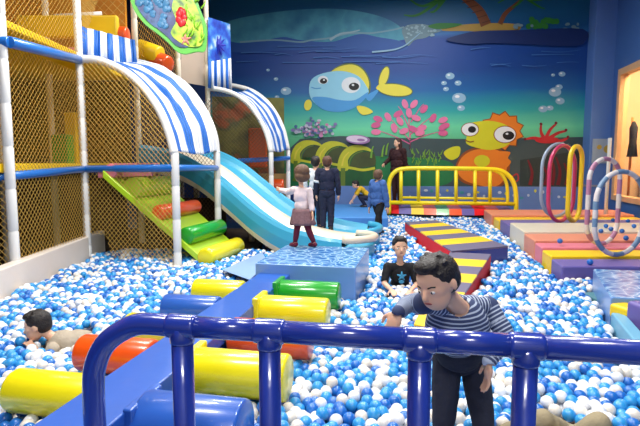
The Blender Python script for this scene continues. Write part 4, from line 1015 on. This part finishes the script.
# 1. boy in stripes
J = JJ(dict(head=(437, 283, 1.93), neck=(459, 304, 2.02), chest=(457, 326, 2.10), pelvis=(460, 353, 2.30), shL=(488, 307, 2.12), shR=(424, 303, 2.02),
            elL=(507, 336, 2.06), wrL=(489, 362, 2.0), elR=(406, 313, 1.98), wrR=(397, 320, 1.86), hipL=(474, 360, 2.30), hipR=(447, 360, 2.28), knL=(480, 424, 2.2), knR=(441, 424, 2.18), anL=(482, 492, 2.25), anR=(430, 494, 2.3)))
J['elR'] = PD(409, 303, 2.12); J['wrR'] = PD(398, 312, 1.93)
J['base'] = Vector((J['anL'].x, J['anL'].y, .0)); J['hdR'] = Vector((-.07, -.02, -.16)); J['hdL'] = Vector((-.02, -.02, -.3))
for s in 'LR': J['an' + s].z = .06; J['kn' + s] = J['hip' + s].lerp(J['an' + s], .5) + Vector((0, -.09, 0))
person('boy in navy and white striped top and dark jeans, bending behind the navy rail', J, .212, (-.25, -1, -.25), (-.72, -.62, -.36), 
       dict(striped_top=(TOP | {'pelvis'}, stripe, .009, lambda q: q.z > .765), jeans=({'torso', 'pelvis', 'thigh', 'shin'}, jeans, .009, lambda q: q.z < .785), shoes=({'foot'}, sole, .008)), hairm=hair_dk, headup=(-.35, -.1, 1), vox=.0055, rad=1.0, bodyr=1.0, handn={'R': Vector((0, .3, -1)), 'L': Vector((-1, 0, 0))})
# 2. boy in black sitting in the balls
J = JJ(dict(head=(400, 247, 5.2), neck=(400, 262, 5.25), chest=(400, 273, 5.27), pelvis=(400, 296, 5.35), shL=(412, 267, 5.25), shR=(388, 267, 5.25), elL=(417, 284, 5.2), wrL=(411, 291, 4.98), elR=(384, 283, 5.2), wrR=(391, 290, 4.98),
            hipL=(407, 301, 5.3), hipR=(393, 301, 5.3), knL=(414, 312, 4.85), knR=(386, 312, 4.85), anL=(404, 330, 4.75), anR=(396, 330, 4.7)))
J['base'] = Vector((J['pelvis'].x, J['pelvis'].y, .02))
for s in 'LR': J['kn' + s].z = .2; J['an' + s].z = .1; J['an' + s].y = 4.75
def tee_print(root, J):
    c = J['chest'] + Vector((0, -.118, -.01)); m_ = MB().use(mat('print_cyan', (60, 150, 190), .6))
    for k in range(5):
        a = k * 2 * pi / 5 + .3; m_.tube([c, c + Vector((math.cos(a) * .05, .012, math.sin(a) * .05))], .01, 6, rs=[.018, .006])
    m_.ell(c + Vector((0, .01, -.06)), (.03, .008, .02), None, 10, 6); m_.build('shirt_print', root, smooth=True)
person('boy in black T-shirt with blue print, sitting up to his waist in the balls', J, .215, (0, -1, .05), (.05, -1, -.05), dict(t_shirt=({'torso', 'uparm'}, black_c, .012), trousers=(BOT, jeans, .01), socks=({'foot'}, sole, .008)), hairm=hair_dk, vox=.0075, extra=tee_print, handn={'L': Vector((-.3, .2, -1)), 'R': Vector((.3, .2, -1))})
# 3. girl on the block
J = JJ(dict(head=(301, 174, 5.9), neck=(301, 186, 5.9), chest=(301, 196, 5.9), pelvis=(302, 213, 5.9), shL=(294, 190, 5.9), shR=(309, 191, 5.9), elL=(288, 192, 6.05), wrL=(281, 190, 6.15), elR=(311, 202, 5.88), wrR=(312, 211, 5.85),
            hipL=(299, 216, 5.9), hipR=(305, 216, 5.9), knL=(297, 230, 5.88), knR=(309, 231, 5.88), anL=(295, 244, 5.92), anR=(314, 243.5, 5.92)))
J['anL'].z = .65; J['anR'].z = .65; J['base'] = Vector((J['pelvis'].x, 5.92, .6))
person('small girl in pale top, patterned skirt and maroon tights standing on the blue block', J, .2, (-.5, .85, 0), (-.6, .8, -.1), dict(blouse=(TOP, blush, .014), tights=({'thigh', 'shin'}, maroon, .005), socks=({'foot'}, maroon, .007)),
       hair='bob', hairm=hair_md, vox=.008, rad=.8, face=True, skirt=(J['pelvis'] + Vector((0, 0, .05)), J['pelvis'] + Vector((.01, 0, -.14)), .105, .15, mat('skirt_print', (120, 88, 92), .8, .5, 40)), bodyr=1.15)
# 4./5. boys behind the slide end
def standing(px, ytop, yfoot, Y, face, head_px=None, lean=0, hscale=6.2, arms=None, step=0):
    a = PD(px, yfoot, Y); b = PD(px, ytop, Y); h = b.z - a.z; f_ = Vector(face).normalized(); sd = f_.cross(zl).normalized(); o = a
    g = lambda z, s=0, fo=0: o + zl * h * z + sd * h * s + f_ * h * fo
    J = dict(head=g(.91, 0, .01 + lean), neck=g(.82, 0, lean * .8), chest=g(.72, 0, lean * .6), pelvis=g(.51, 0, 0), shL=g(.795, -.11, lean * .8), shR=g(.795, .11, lean * .8), elL=g(.64, -.145, lean * .3), elR=g(.64, .145, lean * .3), wrL=g(.49, -.15, .05), wrR=g(.49, .15, .05),
             hipL=g(.49, -.045), hipR=g(.49, .045), knL=g(.27, -.05, .01 + step), knR=g(.27, .05, .01 - step), anL=g(.045, -.05, step * 1.5), anR=g(.045, .05, -step * 1.5))
    J['base'] = o; J['_h'] = h
    if arms: 
        for k, v in arms.items(): J[k] = g(*v)
    return J, h
J, h = standing(315.5, 156, 229, 8.25, (.15, 1, 0)); Hh = h * .17
person('boy in white shirt and dark trousers, left of the two standing by the slide', J, Hh, (.15, 1, 0), (.15, 1, 0), dict(shirt=(TOP, white_c, .012), trousers=(BOT, navy_c, .012), shoes=({'foot'}, sole, .008)), hairm=hair_dk, vox=.009, rad=1, face=True)
J, h = standing(327, 156, 231, 7.95, (.1, 1, 0)); Hh = h * .17
def armband(root, J):
    p = J['shL'].lerp(J['elL'], .75); q = J['shL'].lerp(J['elL'], .95); MB().use(white_c).cyl(p, q, .052, 16).build('arm_band', root, smooth=True)
person('boy in navy jacket with white arm band, right of the two standing by the slide', J, Hh, (.1, 1, 0), (.1, 1, 0), dict(jacket=(TOP, navy_c, .018), trousers=(BOT, navy_c, .014), shoes=({'foot'}, sole, .008)), hairm=hair_br, vox=.009, rad=1.05, extra=armband, bodyr=1.15)
# 6. child in blue jacket
J, h = standing(378, 170, 234, 9.0, (.75, .65, 0), lean=-.02, step=.06, arms=dict(wrL=(.42, -.17, -.02), wrR=(.44, .16, .03)))
person('child in denim blue jacket and dark trousers wading away through the balls', J, h * .185, (.6, .8, 0), (.4, .9, 0), dict(jacket=(TOP | {'pelvis'}, jblue, .022), trousers=({'thigh', 'shin'}, black_c, .01), shoes=({'foot'}, sole, .008)), hairm=hair_md, hair='short', vox=.009, rad=1.15, bodyr=1.3)
# 7. crouching child in yellow
o = PZ(362, 206, .5); o.y = 12.55; o = Vector((PD(362, 206, 12.55).x, 12.55, .5)); g = lambda x, y, z: o + Vector((x, y, z))
J = dict(head=g(-.17, 0, .56), neck=g(-.09, 0, .48), chest=g(0, 0, .43), pelvis=g(.2, 0, .24), shL=g(-.06, .1, .46), shR=g(-.06, -.1, .46), elL=g(-.16, .12, .3), elR=g(-.16, -.13, .3), wrL=g(-.24, .1, .17), wrR=g(-.25, -.1, .17),
         hipL=g(.19, .05, .22), hipR=g(.19, -.05, .22), knL=g(-.05, .1, .27), knR=g(-.05, -.1, .24), anL=g(.08, .09, .045), anR=g(.08, -.09, .045), base=o)
person('child in yellow top and dark trousers crouching on the blue mat', J, .2, (-.7, 0, -.7), (-1, -.1, -.4), dict(top=({'torso', 'uparm'}, yel_c, .016), trousers=(BOT, navy_c, .012), shoes=({'foot'}, sole, .008)), hairm=hair_dk, vox=.01, headup=(-.3, 0, 1), ffwd=(-1, 0, 0))
# 8. young woman with long hair at the yellow fence
J, h = standing(397, 137, 204, 12.75, (-.75, -.6, 0), arms=dict(elL=(.66, -.12, .08), wrL=(.6, -.09, .19), elR=(.68, .15, 0), wrR=(.6, .13, .15)))
J['wrL'] = PD(411, 168, 12.45); J['elL'] = PD(406, 167, 12.7); J['hdL'] = Vector((.1, -.3, -.1))
person('woman with long dark hair in dark burgundy clothes standing behind the yellow fence', J, h * .138, (-.5, -.85, 0), (-.9, -.4, -.05), dict(coat=(TOP | {'pelvis'}, burg, .022), trousers=({'thigh', 'shin'}, burg, .012), shoes=({'foot'}, red_v, .01)), hair='long', hairm=hair_lg, vox=.011, rad=1.3, bodyr=1.2)
# 9. child lying in the balls at left
J = JJ(dict(head=(37, 326, 3.62), neck=(50, 337, 3.62), chest=(63, 338, 3.66), pelvis=(92, 336, 3.9), shL=(52, 344, 3.5), shR=(56, 334, 3.8), elL=(44, 356, 3.46), wrL=(36, 346, 3.5), elR=(45, 345, 3.85), wrR=(33, 342, 3.8),
            hipL=(96, 338, 3.88), hipR=(98, 333, 4.02), knL=(114, 331, 4.1), knR=(116, 327, 4.28), anL=(134, 327, 4.3), anR=(136, 323, 4.5)))
for q in J:
    if q not in ('head', 'neck'): J[q] = J[q] - Vector((0, 0, .045))
J['base'] = Vector((J['chest'].x, J['chest'].y, .1)); J['ftL'] = Vector((1, .6, -.5)); J['ftR'] = Vector((1, .6, -.5))
person('dark-haired child in grey beige top lying on the balls at the left', J, .215, (-.1, -.2, -1), (-1, -.25, -.28), dict(top=(TOP, beige_c, .01), trousers=(BOT, cloth('slate', (62, 64, 90)), .01), socks=({'foot'}, navy_c, .008)), hairm=hair_dk, vox=.007, headup=(-.25, 0, 1), handn={'L': Vector((0, 0, -1)), 'R': Vector((0, 0, -1))})
# 10. child in tan clothes lying at the lower right
J = JJ(dict(head=(632, 470, 2.1), neck=(618, 462, 2.15), chest=(604, 455, 2.2), pelvis=(572, 448, 2.3), shL=(606, 462, 2.05), shR=(606, 446, 2.3), elL=(585, 468, 2.0), wrL=(560, 460, 2.02), elR=(610, 440, 2.45), wrR=(590, 432, 2.5),
            hipL=(576, 450, 2.22), hipR=(570, 442, 2.4), knL=(598, 424, 2.1), knR=(543, 420, 2.3), anL=(548, 462, 2.15), anR=(505, 432, 2.35)))
J['base'] = Vector((J['pelvis'].x, J['pelvis'].y, .1)); J['ftL'] = Vector((-1, 0, .3)); J['ftR'] = Vector((-1, 0, .3))
person('person in tan trousers lying among the balls at the bottom right, knees up', J, .21, (0, 0, 1), (-.3, 0, 1), dict(top=(TOP, jeans, .01), trousers=(BOT, tan_c, .012), socks=({'foot'}, beige_c, .008)), hairm=hair_dk, vox=.008, headup=(1, 0, .3))

# ================================================================== BALLS
D = .070; R_ = D / 2
x0, x1, y0, y1 = -4.2, 4.3, 1.15, 12.6
sx, sy, sz = .0665, .0665 * .866, .056
ni, nj, nl = int((x1 - x0) / sx), int((y1 - y0) / sy), 2
X = np.zeros((nl, ni, nj, 3))
ii, jj = np.meshgrid(np.arange(ni), np.arange(nj), indexing='ij')
for l in range(nl):
    X[l, ..., 0] = x0 + (ii + .5 * (jj % 2)) * sx + (sx / 2 if l % 2 else 0); X[l, ..., 1] = y0 + jj * sy + (sy * .5 if l % 2 else 0); X[l, ..., 2] = -l * sz
X[..., :2] += rng.normal(0, .018, X[..., :2].shape); X[..., 2] += rng.normal(0, .014, X[..., 2].shape)
# removed balls leave hollows
alive = rng.random((nl, ni, nj)) > np.array([.10, 0])[:, None, None]
gx, gy = X[0, ..., 0], X[0, ..., 1]
hmap = .022 * np.sin(gx * 5.1 + 1.3 * np.sin(gy * 2.2)) * np.cos(gy * 4.3 + gx) + .015 * np.sin(gx * 11 + gy * 7)
target = np.stack([BALLZ - R_ * .9 + hmap, BALLZ - R_ * .9 - sz + hmap])
X[..., 2] += target - np.array([0, -sz])[:, None, None]
for it in range(10):
    F_ = np.zeros_like(X)
    for dl in ((0,), (-1, 0, 1))[1]:
        for di in (-2, -1, 0, 1, 2):
            for dj in (-2, -1, 0, 1, 2):
                if dl == 0 and di == 0 and dj == 0: continue
                Y_ = np.roll(X, (dl, di, dj), (0, 1, 2)); al = np.roll(alive, (dl, di, dj), (0, 1, 2))
                if nl == 2 and dl == -1: continue
                d_ = X - Y_; r_ = np.sqrt((d_ ** 2).sum(-1)) + 1e-9
                wgt = np.where((r_ < D) & al & alive, (D - r_) / r_ * .22, 0); F_ += d_ * wgt[..., None]
    X += F_; X[..., 2] += (target - X[..., 2]) * .12
top = np.zeros((nl, ni, nj), bool); top[0] = True
keep = alive.copy()
A_ = X.reshape(-1, 3); T_ = top.reshape(-1); K_ = keep.reshape(-1)
K_ &= np.abs(A_[:, 0]) < .66 * A_[:, 1] + .75
K_ &= ~((~T_) & (A_[:, 1] > 8.5))
# pit outline
xl = -3.02 - (A_[:, 1] - 3.6) * .07 + R_
K_ &= (A_[:, 0] > xl) | (A_[:, 1] > 7.65)
K_ &= ~((A_[:, 1] > 7.5) & (A_[:, 0] < -1.0))
K_ &= A_[:, 0] < np.where(A_[:, 1] > 5.55, 2.74 + (A_[:, 1] - 5.6) * .19 - R_, 9)
rk = np.array([a.x, a.y, c_.x, c_.y]) if False else None
ka, kc = PZ(611, 312, .4), PZ(700, 420, .4)
side_ = (kc.x - ka.x) * (A_[:, 1] - ka.y) - (kc.y - ka.y) * (A_[:, 0] - ka.x)
K_ &= ~((A_[:, 1] < 3.85) & (side_ > -R_ * (kc - ka).length))
A_ = A_[K_]; T_ = T_[K_]
# drop balls that would sit inside solid things
bpy.context.view_layer.update(); dg = bpy.context.evaluated_depsgraph_get()
vs_, ts_ = [], []
for o in list(bpy.data.objects):
    if o.type != 'MESH' or o.name.split('.')[0] in ('safety_net', 'wall_back', 'wall_left', 'wall_right', 'wall_front', 'ceiling', 'floor', 'wall_shop', 'window_pane', 'painted_sea') or o.name.startswith('painted') or o.get('kind') == 'structure': continue
    e = o.evaluated_get(dg); me = e.to_mesh(); M = o.matrix_world; b0 = len(vs_)
    zs = [ (M @ Vector(c)).z for c in o.bound_box ]
    if min(zs) > .45: e.to_mesh_clear(); continue
    vs_ += [M @ v.co for v in me.vertices]; ts_ += [tuple(i + b0 for i in p.vertices) for p in me.polygons]; e.to_mesh_clear()
bvh = BVHTree.FromPolygons(vs_, ts_)
ok = np.ones(len(A_), bool)
for i, p in enumerate(A_):
    h = bvh.find_nearest(Vector(p), .3); q_ = bvh.ray_cast(Vector(p), Vector((0, 0, 1)), .4)
    if h[0] is not None:
        dd_ = (Vector(p) - h[0]);
        if h[3] < R_ * .8: ok[i] = False
    if q_[0] is not None and q_[1].z > .05 and q_[0].z < .75: ok[i] = False
A_ = A_[ok]; T_ = T_[ok]
# colours
nb = len(A_); colr = rng.choice(4, nb, p=[.34, .22, .29, .15])
ball_blue = mat('ball_azure', (46, 148, 214), .32, sub=.0, coat=.3); ball_deep = mat('ball_blue', (24, 104, 190), .32, coat=.3); ball_w = mat('ball_white', (232, 234, 238), .38, coat=.2); ball_c = mat('ball_ivory', (228, 220, 208), .38, coat=.2)
bmats = [ball_blue, ball_deep, ball_w, ball_c]
def ico(sub):
    import bmesh
    b = bmesh.new(); bmesh.ops.create_icosphere(b, subdivisions=sub, radius=R_); v = np.array([q.co[:] for q in b.verts]); f_ = np.array([[x.index for x in q.verts] for q in b.faces]); b.free(); return v, f_
# choose the 300 that show largest
dist = np.linalg.norm(A_ - np.array([0, 0, CAMZ]), axis=1)
cp, sp_ = math.cos(PITCH), math.sin(PITCH)
dpt = A_[:, 1] * cp - (A_[:, 2] - CAMZ) * sp_; upc = A_[:, 1] * sp_ + (A_[:, 2] - CAMZ) * cp
pxs = 320 + FPX * A_[:, 0] / dpt; pys = 213 - FPX * upc / dpt
infr = (pxs > 1) & (pxs < 639) & (pys > 0) & (pys < 425) & T_
allv, allt = list(vs_), list(ts_)
for o in list(bpy.data.objects):
    if o.type == 'MESH' and o.parent and (o.parent.name.startswith('safety_rail')):
        M = o.matrix_world; b0 = len(allv); allv += [M @ v.co for v in o.data.vertices]; allt += [tuple(i + b0 for i in p.vertices) for p in o.data.polygons]
bv2 = BVHTree.FromPolygons(allv, allt); co_ = Vector((0, 0, CAMZ)); sel = []
for i in np.argsort(dist):
    if not infr[i]: continue
    p = Vector(A_[i]); free = 0
    for off in ((0, 0, .02), (-.025, 0, 0), (.025, 0, 0)):
        q = p + Vector(off); d_ = q - co_; L = d_.length; hit = bv2.ray_cast(co_, d_ / L, L - R_)
        if hit[0] is None: free += 1
    if free >= 2: sel.append(i)
    if len(sel) >= 286: break
sel = np.array(sel); rest = np.ones(nb, bool); rest[sel] = False
v3, f3 = ico(4); protos = []
for k in range(4):
    me = bpy.data.meshes.new('plastic_ball'); me.from_pydata([tuple(q) for q in v3], [], [tuple(q) for q in f3]); me.materials.append(bmats[k]); me.polygons.foreach_set('use_smooth', [True] * len(f3)); protos.append(me)
LB = {0: ('light blue plastic ball loose at the front of the pit, nearest the camera', 'light blue balls nearest the camera'), 1: ('deep blue plastic ball loose at the front of the pit, nearest the camera', 'deep blue balls nearest the camera'),
      2: ('bright white plastic ball loose at the front of the pit, nearest the camera', 'white balls nearest the camera'), 3: ('ivory plastic ball loose at the front of the pit, nearest the camera', 'ivory balls nearest the camera')}
for i in sel:
    k = int(colr[i]); o = bpy.data.objects.new('plastic_ball', protos[k]); o.location = tuple(A_[i]); COL.objects.link(o)
    tag(o, LB[k][0], 'ball', LB[k][1])
def bulk(ids, sub):
    v, f_ = ico(sub); P_ = A_[ids]; n = len(P_); nv = len(v)
    V_ = (P_[:, None, :] + v[None]).reshape(-1, 3); Fc = (f_[None] + (np.arange(n) * nv)[:, None, None]).reshape(-1, 3); mi = np.repeat(colr[ids], len(f_)); return V_, Fc, mi
near = np.where(rest & (A_[:, 1] < 5.2))[0]; far = np.where(rest & (A_[:, 1] >= 5.2))[0]
V1, F1, M1 = bulk(near, 3); V2, F2, M2 = bulk(far, 2)
VV = np.vstack([V1, V2]); FF = np.vstack([F1, F2 + len(V1)]); MM_ = np.concatenate([M1, M2])
me = bpy.data.meshes.new('plastic_balls'); me.vertices.add(len(VV)); me.vertices.foreach_set('co', VV.astype(np.float32).ravel())
me.loops.add(len(FF) * 3); me.loops.foreach_set('vertex_index', FF.astype(np.int32).ravel()); me.polygons.add(len(FF)); me.polygons.foreach_set('loop_start', np.arange(0, len(FF) * 3, 3, dtype=np.int32))
for m in bmats: me.materials.append(m)
me.polygons.foreach_set('material_index', MM_.astype(np.int32)); me.polygons.foreach_set('use_smooth', np.ones(len(FF), bool)); me.update(calc_edges=True)
o = bpy.data.objects.new('plastic_balls', me); COL.objects.link(o); tag(o, 'blue and white plastic balls filling the rest of the pit', 'balls', None, 'stuff')
print('BALLS', nb, len(sel), dist[sel].max())

for k, (x, y) in enumerate(((606, 226), (611, 229), (617, 224), (601, 231), (596, 223), (622, 231), (560, 241), (634, 226), (628, 221), (613, 220), (590, 262), (626, 238))):
    p = PZ(x, y, .5); z_ = .44 if p.y < 6.01 else .47 if p.y < 6.46 else .5 if p.y < 6.86 else .53 if p.y < 7.56 else .56 if p.y < 8.71 else .5 if p.y < 9.71 else .47
    p = PZ(x, y, z_ + R_); o = bpy.data.objects.new('plastic_ball', protos[1]); o.location = p; COL.objects.link(o)
    tag(o, 'deep blue plastic ball lying loose on top of the coloured foam steps', 'ball', 'blue balls on the foam steps')
